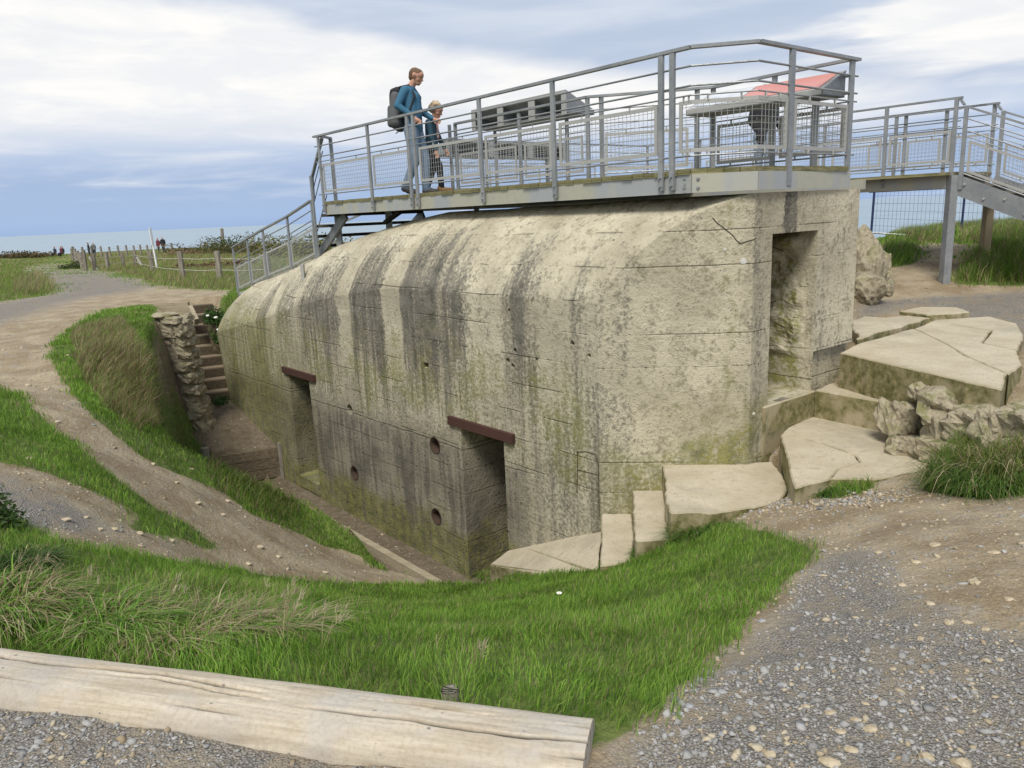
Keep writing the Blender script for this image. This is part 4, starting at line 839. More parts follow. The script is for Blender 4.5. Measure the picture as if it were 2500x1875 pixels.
for i in range(11):
    uu = -.18-.29*i; MB().bar(uv(uu, near+.02, 1.85-.125*(i+.6)), uv(uu, far_-.02, 1.85-.125*(i+.6)), .27, .04).build('stair_tread', WOODG, sr)
# ------------------------------------------------------------------ consoles on the platform
def console(name, label, a, b, inw, zl, zh, depth, red=False, nopen=3):
    """display console: sloping face, boxed back with openings, two legs. a, b plan ends of the high back edge; inw plan direction from back to low edge"""
    a, b, inw = np.asarray(a, float), np.asarray(b, float), np.asarray(inw, float); r_ = empty(name, P2((a+b)/2, DZ), label, 'console'); L = np.linalg.norm(b-a); d = (b-a)/L
    X = lambda f_, dep, z: P2(a+d*L*f_+inw*dep, z); th = .012
    mb = MB(); mb.add([X(0, -.01, zh), X(1, -.01, zh), X(0, depth, zl+.05), X(1, depth, zl+.05), X(0, -.01, zh+th), X(1, -.01, zh+th), X(0, depth, zl+.05+th), X(1, depth, zl+.05+th)], BOXF); mb.build('face_panel', PALEST, r_)
    mb = MB(); mb.add([X(0, 0, zl), X(1, 0, zl), X(0, depth, zl), X(1, depth, zl), X(0, 0, zl+th), X(1, 0, zl+th), X(0, depth, zl+th), X(1, depth, zl+th)], BOXF); mb.build('base_panel', GALV, r_)
    mb = MB(); mb.add([X(0, depth-.012, zl), X(1, depth-.012, zl), X(0, depth, zl), X(1, depth, zl), X(0, depth-.012, zl+.05), X(1, depth-.012, zl+.05), X(0, depth, zl+.05), X(1, depth, zl+.05)], BOXF); mb.build('lip', PALEST, r_)
    for f_ in (0, 1):
        e = .012/L*(1 if f_ == 0 else -1); mb = MB(); mb.add([X(f_, 0, zl), X(f_, depth, zl), X(f_, depth, zl+.05), X(f_, 0, zh), X(f_+e, 0, zl), X(f_+e, depth, zl), X(f_+e, depth, zl+.05), X(f_+e, 0, zh)], [(0, 1, 2, 3), (7, 6, 5, 4), (0, 4, 5, 1), (1, 5, 6, 2), (2, 6, 7, 3), (3, 7, 4, 0)]); mb.build('end_plate', GALV, r_)
    if nopen:
        mb = MB(); mb.add([X(0, -.008, zh-.03), X(1, -.008, zh-.03), X(0, .004, zh-.03), X(1, .004, zh-.03), X(0, -.008, zh), X(1, -.008, zh), X(0, .004, zh), X(1, .004, zh)], BOXF); mb.build('back_rail', PALEST, r_)
        for i in range(nopen+1):
            c = i/nopen; w = .045/L if i in (0, nopen) else .065/L; c = min(max(c, w), 1-w)
            mb = MB(); mb.add([X(c-w, -.012, zl-.01), X(c+w, -.012, zl-.01), X(c-w, .002, zl-.01), X(c+w, .002, zl-.01), X(c-w, -.012, zh-.01), X(c+w, -.012, zh-.01), X(c-w, .002, zh-.01), X(c+w, .002, zh-.01)], BOXF)
            for dz in (.05, .16): mb.tube(X(c+w*.4, -.012, zl+dz), X(c+w*.4, -.02, zl+dz), .008, 6)
            mb.build('back_plate', PALEST, r_)
            if 0 < i < nopen: mb = MB(); mb.add([X(c, 0, zl), X(c, depth*.95, zl), X(c, depth*.95, zl+.05), X(c, 0, zh-.005), X(c+.008/L, 0, zl), X(c+.008/L, depth*.95, zl), X(c+.008/L, depth*.95, zl+.05), X(c+.008/L, 0, zh-.005)], [(0, 1, 2, 3), (7, 6, 5, 4), (0, 4, 5, 1), (1, 5, 6, 2), (2, 6, 7, 3), (3, 7, 4, 0)]); mb.build('divider', GALV, r_)
    if red:
        nrm = np.cross(np.r_[d, 0], np.array([inw[0]*depth, inw[1]*depth, zl+.05-zh])); nrm /= np.linalg.norm(nrm); nrm *= 1 if nrm[2] > 0 else -1
        for nm, f0, f1, m in (('red_print', .03, .60, mat('red_print', lambda t, p: (t.put(p, 'Base Color', t.mix(t.noise(t.pos(), 2.2, 3), (.50, .19, .16), (.60, .29, .25)))), rough=.35)), ('grey_print', .61, .97, mat('grey_print', lambda t, p: (t.put(p, 'Base Color', t.ramp(t.noise(t.vmath('MULTIPLY', t.pos(), (2, 2, 5)), 3, 4), [(.35, (.42, .45, .5)), (.5, (.62, .64, .66)), (.65, (.5, .52, .55))]))), rough=.35))):
            z_ = lambda dep: zh+th+(zl+.05-zh)*dep/depth
            mb = MB(); mb.add([X(f0, .03, z_(.03))+nrm*.002, X(f1, .03, z_(.03))+nrm*.002, X(f1, depth-.03, z_(depth-.03))+nrm*.002, X(f0, depth-.03, z_(depth-.03))+nrm*.002, X(f0, .03, z_(.03))+nrm*.005, X(f1, .03, z_(.03))+nrm*.005, X(f1, depth-.03, z_(depth-.03))+nrm*.005, X(f0, depth-.03, z_(depth-.03))+nrm*.005], [(0, 1, 2, 3), (7, 6, 5, 4), (0, 4, 5, 1), (1, 5, 6, 2), (2, 6, 7, 3), (3, 7, 4, 0)]); mb.build(nm, m, r_)
    for f_ in (.12, .88): MB().bar(X(f_, depth*.45, DZ), X(f_, depth*.45, zl+.005), .07, .05).build('leg', GALV, r_)
    return r_
console('display_console', 'long grey metal display console with three open boxes in its back', uv(4.91, 1.5)[:2], uv(2.83, 1.5)[:2], V[:2], 2.92, 3.20, .52)
console('display_console', 'red printed information console at the right end of the platform', uv(-.70, 2.02)[:2], uv(.95, 2.02)[:2], -V[:2], 2.66, 2.91, .44, red=True, nopen=0)
console('display_console', 'grey metal display console at the far left of the platform deck', uv(5.55, 1.45)[:2], uv(6.0, 4.5)[:2], U[:2], 2.62, 2.86, .45)
# ------------------------------------------------------------------ temporary wire fence on the cliff edge
tf = empty('wire_fence', (8.5, 15.4, .8), 'leaning temporary wire fence panel on the cliff edge below the walkway', 'fence')
TL, TRt, BL, BR = np.array([7.62, 16, 1.84]), np.array([11.6, 13.7, 1.75]), np.array([7.6, 16, .95]), np.array([11.6, 13.7, .50])
blue = mat('dark_blue_tube', None, (.03, .045, .12), .5, .2)
MB().tube(TL+[0, 0, .03], BL-[0, 0, .15], .025, 8).build('upright', blue, tf)
MB().tube(TL, TRt, .018, 6).build('top_tube', blue, tf); MB().tube(BL, BR, .02, 6).build('bottom_tube', GALV, tf)
mb = MB(); nw = 62
for i in range(1, nw): f_ = i/nw; mb.tube(TL+(TRt-TL)*f_, BL+(BR-BL)*f_, .0035, 3)
for j in range(1, 6): f_ = j/6; mb.tube(TL+(BL-TL)*f_, TRt+(BR-TRt)*f_, .0035, 3)
mb.build('wire_grid', mat('fence_wire', None, (.16, .19, .25), .5, .3), tf)
for f_ in (.35, .7, 1): MB().tube(TL+(TRt-TL)*f_, BL+(BR-BL)*f_-[0, 0, .15], .02, 6).build('upright', blue if f_ < 1 else GALV, tf)
# ------------------------------------------------------------------ post and wire fences on the left
def wfence(label, spec, hgt, wires=(.35, .75)):
    tops = []; P0 = aty(*spec[0][:2], spec[0][2]); r_ = empty('post_and_wire_fence', (P0[0], P0[1], gz(P0[0], P0[1])), label, 'fence')
    for (x, y, Y) in spec:
        p = aty(x, y, Y); z = gz(p[0], p[1]); h = hgt*random.uniform(.93, 1.06); lean = np.array([random.uniform(-.04, .04), random.uniform(-.03, .03), 0])
        a, b = P2(p, z-.15), P2(p, z+h)+lean; mb = MB(); mb.bar(a, b, .145, .145, up=(random.uniform(-.3, .3), 1, 0)); mb.build('fence_post', WOODG, r_); tops.append((P2(p, z), h))
    for wz in wires:
        mb = MB()
        for (a, h), (b, k2) in zip(tops, tops[1:]):
            m2 = (a+b)/2+[0, 0, wz*(h+k2)/2-.03]; mb.tube(a+[0, 0, h*wz], m2, .011, 4); mb.tube(m2, b+[0, 0, k2*wz], .011, 4)
        mb.build('wire', mat('pale_rope', None, (.42, .40, .36), .8), r_)
    return r_
wfence('near run of grey wooden posts with two wires beside the bend of the path', [(*R3(x, y), Y) for x, y, Y in [(1820, 560, 25), (1485, 565, 25.3), (1240, 578, 26.5), (1035, 515, 34), (915, 460, 45), (835, 465, 44), (730, 475, 42.5), (640, 480, 41)]], .93)
wfence('run of wooden fence posts following the left side of the far path', [(*R3(x, y), Y) for x, y, Y in [(575, 470, 40.5), (548, 440, 45), (535, 430, 49), (512, 420, 54), (492, 410, 60)]], 1.02)
wfence('distant row of wooden fence posts against the sea', [(*R3(x, 350), Y) for x, Y in [(490, 64), (555, 70), (615, 76), (680, 80), (737, 80), (797, 80), (852, 80), (902, 80), (946, 80), (992, 80), (1030, 80), (1160, 80)]], 1.15, (.4, .8))
# leaning stay beside the corner of the fence
p = aty(*R3(660, 485), 41); tag(MB().bar(P2(p, gz(*p[:2])-.1), P2(p, gz(*p[:2])+.75)-[.35, 0, 0], .09, .09).build('fence_stay', mat('pale_rope')), 'pale slanting stay leaning on the corner fence post', 'stay')
p = aty(*R3(970, 470), 43); tag(MB().bar(P2(p, gz(*p[:2])-.1), P2(p, gz(*p[:2])+.65)-[.3, 0, 0], .09, .09).build('fence_stay', mat('pale_rope')), 'slanting stay beside the white sign pole', 'stay')
# white sign pole
p = aty(*R3(1055, 445), 41); g0 = P2(p, gz(*p[:2])); sg = empty('warning_sign', g0, 'tall white leaning sign pole with narrow panel by the fence', 'sign')
wh = mat('white_paint', None, (.78, .78, .77), .5); tp = aty(*R3(1012, 212), 41); dv_ = tp-g0
MB().bar(g0-dv_*.05, tp, .11, .06).build('pole', wh, sg); MB().bar(g0+dv_*.58, tp+dv_*.01, .24, .03).build('panel', wh, sg)
c_ = g0+dv_*.68; MB().bar(c_-dv_*.03-[0, .02, 0], c_+dv_*.03-[0, .02, 0], .16, .01).build('red_mark', mat('sign_red', None, (.55, .12, .10), .5), sg)
p = aty(*R3(1497, 262), 95); tag(MB().bar(P2(p, -1.2), aty(*R3(1497, 215), 95), .28, .28).build('stone_marker', WOODG), 'distant slim upright marker on the headland', 'marker')
# ------------------------------------------------------------------ people
def capsule(a, r0, b, r1, seg=14):
    a, b = np.asarray(a, float), np.asarray(b, float); d = b-a; L = np.linalg.norm(d); d = d/L if L > 1e-6 else np.array([0, 0, 1.])
    x = np.cross(d, (0, 1., 0) if abs(d[1]) < .9 else (1., 0, 0)); x /= np.linalg.norm(x); y = np.cross(d, x); rings = []
    for th in np.linspace(-math.pi/2, 0, 6)[1:]: rings.append((a+d*r0*math.sin(th), r0*math.cos(th)))
    for th in np.linspace(0, math.pi/2, 6)[:-1]: rings.append((b+d*r1*math.sin(th), r1*math.cos(th)))
    vs = [a-d*r0]; fs = []
    for c, r in rings:
        for k in range(seg): an = 2*math.pi*k/seg; vs.append(c+(x*math.cos(an)+y*math.sin(an))*r)
    vs.append(b+d*r1); n = len(rings)
    fs += [(0, 1+(k+1) % seg, 1+k) for k in range(seg)]
    for i in range(n-1): fs += [(1+i*seg+k, 1+i*seg+(k+1) % seg, 1+(i+1)*seg+(k+1) % seg, 1+(i+1)*seg+k) for k in range(seg)]
    e = len(vs)-1; fs += [(e, 1+(n-1)*seg+k, 1+(n-1)*seg+(k+1) % seg) for k in range(seg)]
    return vs, fs
def cloth(name, c0, c1, sc=14): return mat(name, lambda t, p: (t.put(p, 'Base Color', t.mix(t.noise(t.obj(), sc, 4, .6), c0, c1)), t.put(p, 'Normal', t.bump(t.noise(t.obj(), 30, 3), .35, .01))), rough=.9)
SKIN = mat('skin', lambda t, p: t.put(p, 'Base Color', t.mix(t.noise(t.obj(), 9, 3), (.42, .22, .15), (.55, .31, .22))), rough=.55)
def body(name, prims, mats, loc, heading, label, cat='person', voxel=.012, tris=9000):
    """prims: (material index, a, ra, b, rb); fused into one continuous surface"""
    mb = MB()
    for m, a, ra, b, rb in prims: mb.add(*capsule(a, ra, b, rb))
    o = mesh_obj(name, mb.v, mb.f, None)
    rm = o.modifiers.new('r', 'REMESH'); rm.mode = 'VOXEL'; rm.voxel_size = voxel
    sm = o.modifiers.new('s', 'SMOOTH'); sm.factor = .5; sm.iterations = 3
    dg = bpy.context.evaluated_depsgraph_get(); me = bpy.data.meshes.new_from_object(o.evaluated_get(dg)); o.modifiers.clear(); o.data = me
    for m in mats: me.materials.append(m)
    nf = len(me.polygons); C_ = np.zeros(nf*3); me.polygons.foreach_get('center', C_); C_ = C_.reshape(-1, 3); best = np.full(nf, 1e9); idx = np.zeros(nf, np.int32)
    for m, a, ra, b, rb in prims:
        a, b = np.asarray(a, float), np.asarray(b, float); e = b-a; tt = np.clip((C_-a)@e/max(e@e, 1e-9), 0, 1); d = np.linalg.norm(C_-a-tt[:, None]*e, axis=1)-(ra+(rb-ra)*tt)
        u_ = d < best; best[u_] = d[u_]; idx[u_] = m
    me.polygons.foreach_set('material_index', idx); me.shade_smooth(); me.update()
    o.location = tuple(map(float, loc)); o.rotation_euler = (0, 0, math.pi/2-math.radians(heading))    # local +x looks along the heading
    return tag(o, label, cat) if label else o
def child(name, prims, m, parent, voxel=.012):
    o = body(name, [(0, *p) for p in prims], [m], (0, 0, 0), 90, None, voxel=voxel); o.parent = parent; o.rotation_euler = (0, 0, 0); return o
SK, TOP, LEG, SHOE = 0, 1, 2, 3
def hand(w, d, m=SK, s=1.):
    """palm, four fingers and thumb hanging from wrist w along direction d"""
    w, d = np.asarray(w, float), np.asarray(d, float); d = d/np.linalg.norm(d); sd = np.cross(d, (0, 1., 0)); sd /= np.linalg.norm(sd); inn = np.cross(d, sd); out = [(m, w, .024*s, w+d*.085*s, .032*s)]
    for k, L in enumerate((.062, .074, .07, .055)):
        b0 = w+d*.09*s+sd*(k-1.5)*.021*s; b1 = b0+d*L*.55*s+inn*.006*s; out += [(m, b0, .0105*s, b1, .0095*s), (m, b1, .0095*s, b1+d*L*.4*s+inn*.022*s, .008*s)]
    t0 = w+d*.03*s-sd*.03*s; out += [(m, t0, .012*s, t0+d*.045*s-sd*.022*s+inn*.012*s, .010*s)]
    return out
def head(c, fwd, s=1.0, m=SK):
    """skull, jaw, nose, ears; fwd = facing direction in the local x-z plane"""
    c = np.asarray(c, float); f_ = np.asarray(fwd, float); f_ /= np.linalg.norm(f_); y = np.array([0, 1., 0]); u_ = np.cross(f_, y); u_ = u_ if u_[2] > 0 else -u_
    return [(m, c-f_*.022*s+u_*.02*s, .088*s, c+f_*.018*s+u_*.025*s, .082*s), (m, c+f_*.035*s-u_*.055*s, .055*s, c+f_*.058*s-u_*.075*s, .044*s), (m, c+f_*.030*s+u_*.03*s, .078*s, c+f_*.042*s-u_*.03*s, .060*s), (m, c+f_*.052*s-u_*.03*s-y*.03*s, .035*s, c+f_*.052*s-u_*.03*s+y*.03*s, .035*s),
            (m, c+f_*.092*s+u_*.005*s, .011*s, c+f_*.115*s-u_*.022*s, .015*s), (m, c+f_*.09*s-u_*.055*s, .014*s, c+f_*.092*s-u_*.062*s, .016*s), (m, c+f_*.085*s+u_*.028*s-y*.03*s, .014*s, c+f_*.085*s+u_*.028*s+y*.03*s, .014*s),
            (m, c-f_*.005*s-u_*.015*s+y*.085*s, .016*s, c-f_*.015*s+u_*.012*s+y*.090*s, .018*s), (m, c-f_*.005*s-u_*.015*s-y*.085*s, .016*s, c-f_*.015*s+u_*.012*s-y*.090*s, .018*s)]
def face_bits(c, fwd, s, parent):
    c = np.asarray(c, float); f_ = np.asarray(fwd, float); f_ /= np.linalg.norm(f_); y = np.array([0, 1., 0]); u_ = np.cross(f_, y); u_ = u_ if u_[2] > 0 else -u_
    for sg_ in (-1, 1):
        e = c+f_*.088*s+u_*.012*s+y*sg_*.033*s; vs, fs = capsule(e, .010*s, e+f_*.001, .010*s, 8); mesh_obj('eye', vs, fs, mat('eye', None, (.05, .04, .03), .3), parent, True)
        e2 = e+u_*.022*s+f_*.004*s; vs, fs = capsule(e2-y*.014*s, .005*s, e2+y*.014*s, .005*s, 6); mesh_obj('eyebrow', vs, fs, mat('brow', None, (.10, .06, .035), .8), parent, True)
    e = c+f_*.104*s-u_*.058*s; vs, fs = capsule(e-y*.018*s, .006*s, e+y*.018*s, .006*s, 8); mesh_obj('mouth', vs, fs, mat('lips', None, (.36, .14, .11), .5), parent, True)
# man
hc = (.125, 0, 1.735); hf = (1, 0, -.48)
man = [*head(hc, hf), (SK, (.03, 0, 1.60), .058, (.10, 0, 1.69), .056),
 (TOP, (.0, -.10, 1.50), .100, (.03, -.08, 1.20), .112), (TOP, (.0, .10, 1.50), .100, (.03, .08, 1.20), .112), (TOP, (.06, 0, 1.42), .11, (.06, 0, 1.2), .12), (TOP, (.02, 0, 1.56), .075, (.0, 0, 1.46), .11),
 (TOP, (.03, -.06, 1.15), .118, (.03, -.06, 1.0), .122), (TOP, (.03, .06, 1.15), .118, (.03, .06, 1.0), .122),
 (TOP, (-.01, -.18, 1.515), .072, (-.11, -.265, 1.30), .054), (TOP, (-.11, -.265, 1.30), .054, (.10, -.215, 1.145), .040), *hand((.11, -.21, 1.135), (.8, .15, -.75)),
 (TOP, (-.01, .18, 1.515), .072, (.04, .27, 1.28), .054), (TOP, (.04, .27, 1.28), .054, (.25, .24, 1.15), .040), *hand((.26, .24, 1.145), (.9, -.1, -.4)),
 (LEG, (.02, -.09, .96), .118, (.05, -.10, .50), .076), (LEG, (.05, -.10, .50), .076, (-.13, -.10, .14), .062), (LEG, (.02, .09, .96), .118, (.15, .10, .52), .076), (LEG, (.15, .10, .52), .076, (.13, .10, .10), .062), (LEG, (.02, -.04, .98), .12, (.02, .04, .98), .12),
 (SHOE, (-.16, -.10, .10), .048, (.02, -.10, .045), .042), (SHOE, (-.10, -.10, .075), .05, (-.02, -.10, .05), .045), (SHOE, (.11, .10, .05), .05, (.29, .10, .042), .042)]
mloc = uv(5.08, .52, DZ+.005)
MAN = body('person', man, [SKIN, cloth('teal_sweater', (.035, .115, .19), (.055, .155, .24)), cloth('blue_jeans', (.13, .19, .27), (.20, .27, .36)), cloth('grey_shoe', (.05, .045, .04), (.10, .09, .08))], mloc, 104, 'person in teal sweater and jeans walking with head bowed along the platform', voxel=.0095)
child('hair', [(np.array(hc)+[-.020, 0, .040], .090, np.array(hc)+[.030, 0, .026], .081), (np.array(hc)+[-.058, 0, -.005], .066, np.array(hc)+[-.04, 0, .03], .080)], mat('short_brown_hair', lambda t, p: t.put(p, 'Base Color', t.mix(t.noise(t.obj(), 60, 3), (.10, .06, .035), (.17, .105, .065))), rough=.8), MAN, .009)
face_bits(hc, hf, 1, MAN); MAN.scale = (.955,)*3
# backpack
BPm = cloth('pack_grey', (.075, .078, .082), (.13, .132, .135)); BPd = cloth('pack_dark', (.018, .018, .02), (.04, .04, .045))
bp = empty('backpack', mloc, 'grey and black rucksack on the back of the person in teal', 'backpack'); bp.rotation_euler = (0, 0, math.pi/2-math.radians(104)); bp.scale = (.955,)*3
def bpart(name, prims, m): o = child(name, prims, m, bp, .011); return o
bpart('main_bag', [((-.20, -.07, 1.46), .085, (-.22, -.08, 1.10), .115), ((-.20, .07, 1.46), .085, (-.22, .08, 1.10), .115), ((-.17, 0, 1.50), .085, (-.19, 0, 1.06), .11)], BPm)
bpart('front_pocket', [((-.305, -.05, 1.30), .05, (-.315, -.05, 1.08), .06), ((-.305, .05, 1.30), .05, (-.315, .05, 1.08), .06)], BPm)
bpart('lid', [((-.24, -.06, 1.53), .055, (-.17, -.06, 1.545), .06), ((-.24, .06, 1.53), .055, (-.17, .06, 1.545), .06), ((-.27, -.05, 1.50), .04, (-.285, -.05, 1.36), .035), ((-.27, .05, 1.50), .04, (-.285, .05, 1.36), .035)], BPd)
for sy in (-1, 1): bpart('shoulder_strap', [((-.12, sy*.10, 1.585), .018, (.03, sy*.11, 1.600), .018), ((.03, sy*.11, 1.600), .018, (.125, sy*.125, 1.45), .018), ((.125, sy*.125, 1.45), .018, (.05, sy*.20, 1.22), .016), ((.05, sy*.20, 1.22), .016, (-.14, sy*.18, 1.12), .016)], BPd)
bpart('bottom_strap', [((-.2, -.05, .96), .010, (-.25, -.05, .93), .010), ((-.25, -.05, .93), .01, (-.25, .0, .95), .01)], BPd)
# child
hb = (.10, 0, 1.225); hbf = (1, 0, -.55)
boy = [*head(hb, hbf, .93), (SK, (.035, 0, 1.09), .043, (.08, 0, 1.16), .043),
 (TOP, (.01, -.07, 1.02), .075, (.01, -.06, .82), .082), (TOP, (.01, .07, 1.02), .075, (.01, .06, .82), .082), (TOP, (.04, 0, 1.02), .07, (.02, 0, .8), .09), (4, (.085, 0, 1.03), .038, (.095, 0, .84), .034),
 (TOP, (.0, -.05, .78), .088, (.0, -.05, .70), .092), (TOP, (.0, .05, .78), .088, (.0, .05, .70), .092),
 (TOP, (.01, -.135, 1.04), .052, (.05, -.17, .83), .042), (TOP, (.05, -.17, .83), .042, (.10, -.16, .66), .034), *hand((.105, -.16, .645), (.15, 0, -1), SK, .8),
 (TOP, (.01, .135, 1.04), .052, (.08, .17, .83), .042), (TOP, (.08, .17, .83), .042, (.16, .15, .70), .034), *hand((.165, .15, .69), (.5, 0, -1), SK, .8),
 (LEG, (.0, -.06, .68), .080, (.12, -.065, .40), .055), (LEG, (.12, -.065, .40), .055, (.13, -.065, .12), .046), (LEG, (.0, .06, .68), .080, (-.02, .065, .38), .055), (LEG, (-.02, .065, .38), .055, (-.13, .065, .12), .045), (LEG, (0, -.03, .68), .085, (0, .03, .68), .085),
 (SHOE, (.11, -.065, .09), .048, (.13, -.065, .055), .052), (SHOE, (.12, -.065, .055), .05, (.27, -.065, .05), .044), (SHOE, (-.15, .065, .09), .045, (-.02, .065, .05), .042)]
bloc = uv(5.16, .90, DZ+.005)
BOY = body('person', boy, [SKIN, cloth('dark_teal_jacket', (.02, .05, .075), (.035, .08, .11)), cloth('black_leggings', (.008, .008, .01), (.02, .02, .022)), cloth('brown_boot', (.13, .075, .035), (.2, .12, .06)), cloth('pink_top', (.45, .27, .25), (.55, .36, .33))], bloc, 100, 'child with tousled blond hair, dark jacket and brown boots looking down', voxel=.0085)
hp = []
for k in range(26):
    a_, e_ = random.uniform(0, 2*math.pi), random.uniform(.15, 1.4); dv3 = np.array([math.cos(a_)*math.cos(e_), math.sin(a_)*math.cos(e_), math.sin(e_)])
    if dv3[0] > .55 and dv3[2] < .6: continue
    c0 = np.array(hb)+[-.02, 0, .03]+dv3*.062; hp.append((c0, .026, c0+dv3*.035+np.array([.015, 0, random.uniform(-.01, .02)]), .010))
child('hair', [(np.array(hb)+[-.04, 0, .03], .078, np.array(hb)+[.015, 0, .055], .070)]+hp, mat('blond_hair', lambda t, p: t.put(p, 'Base Color', t.mix(t.noise(t.obj(), 40, 4), (.33, .24, .14), (.55, .44, .30))), rough=.7), BOY, .009)
face_bits(hb, hbf, .93, BOY)
# generic standing or walking figure for the others
def figure(loc, heading, label, top, leg, hair, s=1., step=.12, sit=False, voxel=.02, arms=0.):
    P_ = [*head((.02, 0, 1.66), (1, 0, -.1)), (SK, (0, 0, 1.5), .055, (.01, 0, 1.6), .055), (TOP, (0, -.11, 1.43), .10, (0, -.09, 1.05), .12), (TOP, (0, .11, 1.43), .10, (0, .09, 1.05), .12), (TOP, (.02, 0, 1.45), .10, (.02, 0, .95), .14), (TOP, (0, 0, .92), .15, (0, 0, .86), .15)]
    for sy in (-1, 1):
        sw = step*sy; P_ += [(TOP, (0, sy*.19, 1.44), .068, (-.03-arms*.0, sy*.25, 1.16), .055), (TOP, (-.03, sy*.25, 1.16), .055, (.06+arms, sy*.22, .95+arms*.6), .042), *hand((.07+arms, sy*.22, .93+arms*.6), (.3, 0, -1))]
        if sit: P_ += [(LEG, (0, sy*.1, .88), .11, (.42, sy*.1, .86), .08), (LEG, (.42, sy*.1, .86), .08, (.45, sy*.1, .48), .06), (SHOE, (.45, sy*.1, .47), .05, (.6, sy*.1, .45), .045)]
        else: P_ += [(LEG, (0, sy*.09, .88), .115, (sw*.8+.03, sy*.10, .48), .078), (LEG, (sw*.8+.03, sy*.10, .48), .078, (sw, sy*.10, .10), .058), (SHOE, (sw-.02, sy*.10, .05), .05, (sw+.15, sy*.10, .042), .042)]
    o = body('person', P_, [SKIN, top, leg, mat('dark_shoe', None, (.03, .03, .03), .7)], loc, heading, label, voxel=voxel); o.scale = (s, s, s)
    child('hair', [((-.02, 0, 1.70), .085, (.0, 0, 1.715), .08)], hair, o, .02); return o
DH, GH = mat('dark_hair', None, (.025, .02, .018), .7), mat('grey_hair', None, (.35, .34, .33), .8)
BLK, NAVY, DRED, GRYJ = cloth('black_coat', (.012, .012, .014), (.03, .03, .035)), cloth('navy_coat', (.02, .025, .045), (.035, .045, .07)), cloth('dark_red_coat', (.10, .025, .04), (.16, .04, .06)), cloth('grey_jacket', (.12, .13, .14), (.2, .21, .22))
figure(P2((4.97, 15.0), DZ+.005), 40, 'person in black coat and jeans standing behind the red console', cloth('black_jacket', (.012, .012, .014), (.035, .035, .04)), cloth('pale_jeans', (.20, .25, .34), (.30, .35, .43)), DH, 1.02, .03, arms=.12)
def gfig(x, y, Y, *a, **k): p = aty(*R3(x, y), Y); return figure(P2(p, gz(p[0], p[1])), *a, **k)
gfig(1072, 355, 92, 195, 'distant walker in dark red jacket, left of the pair by the sign', DRED, BLK, DH, 1.0, .15, voxel=.03)
gfig(1105, 355, 92, 170, 'distant walker in black coat, right of the pair by the sign', BLK, NAVY, GH, 1.06, .15, voxel=.03)
gfig(597, 350, 98, 60, 'distant person in black at the sea end of the path, on the left', BLK, BLK, DH, 1., .05, voxel=.03, arms=.2)
gfig(632, 345, 102, -40, 'distant person in grey jacket beside the one in black', GRYJ, NAVY, GH, 1., .05, voxel=.03)
for x, lab, c in [(372, 'tiny seated figure in dark coat on the far left headland', NAVY), (415, 'tiny seated figure in red at the end of the far path', DRED), (426, 'tiny seated figure in black beside the one in red', BLK)]:
    o = gfig(x, 378, 105, 200, lab, c, BLK, DH, 1., sit=True, voxel=.035); o.location.z -= .45
# ------------------------------------------------------------------ vegetation
def grass_mat(t, p):
    c = t.attr('tint'); t.put(p, 'Base Color', c); t.put(p, 'Roughness', .6)
    tr_ = t.new('ShaderNodeBsdfTranslucent'); t.put(tr_, 'Color', c); mx = t.new('ShaderNodeMixShader'); mx.inputs[0].default_value = .35
    t.l.new(p.outputs[0], mx.inputs[1]); t.l.new(tr_.outputs[0], mx.inputs[2]); t.l.new(mx.outputs[0], t.n['Material Output'].inputs[0])
GRASSM = mat('grass_blades', grass_mat, rough=.6, spec=.2)
def blades(name, P, H, Wd, bend, col, three=True, parent=None):
    """one mesh of blades: P base points, H lengths, Wd widths, bend horizontal tip offsets, col colours"""
    n = len(P); a = rng.uniform(0, math.pi, n); sx = np.stack([np.cos(a), np.sin(a), np.zeros(n)], -1)*Wd[:, None]*.5
    tip = P.copy(); bl = np.linalg.norm(bend, axis=1); up = np.sqrt(np.clip(H**2-bl**2, (H*.25)**2, None)); tip[:, :2] += bend; tip[:, 2] += up
    if three:
        mid = P.copy(); mid[:, :2] += bend*.32; mid[:, 2] += up*.62
        V_ = np.stack([P-sx, P+sx, mid+sx*.8, mid-sx*.8, tip], 1).reshape(-1, 3); nv = 5
        base = np.arange(n)*5; lv = np.stack([base, base+1, base+2, base+3, base+3, base+2, base+4], 1).ravel(); ls = np.stack([np.arange(n)*7, np.arange(n)*7+4], 1).ravel(); lt = np.tile([4, 3], n)
    else:
        V_ = np.stack([P-sx, P+sx, tip], 1).reshape(-1, 3); nv = 3; lv = np.arange(n*3); ls = np.arange(n)*3; lt = np.full(n, 3)
    me = bpy.data.meshes.new(name); me.vertices.add(len(V_)); me.vertices.foreach_set('co', V_.astype(np.float32).ravel()); me.loops.add(len(lv)); me.loops.foreach_set('vertex_index', lv.astype(np.int32))
    me.polygons.add(len(ls)); me.polygons.foreach_set('loop_start', ls.astype(np.int32)); me.polygons.foreach_set('loop_total', lt.astype(np.int32)); me.update()
    at = me.color_attributes.new('tint', 'FLOAT_COLOR', 'POINT'); cc = np.repeat(np.c_[col, np.ones(n)], nv, 0); at.data.foreach_set('color', cc.astype(np.float32).ravel())
    me.materials.append(GRASSM); me.shade_smooth(); return link(bpy.data.objects.new(name, me))
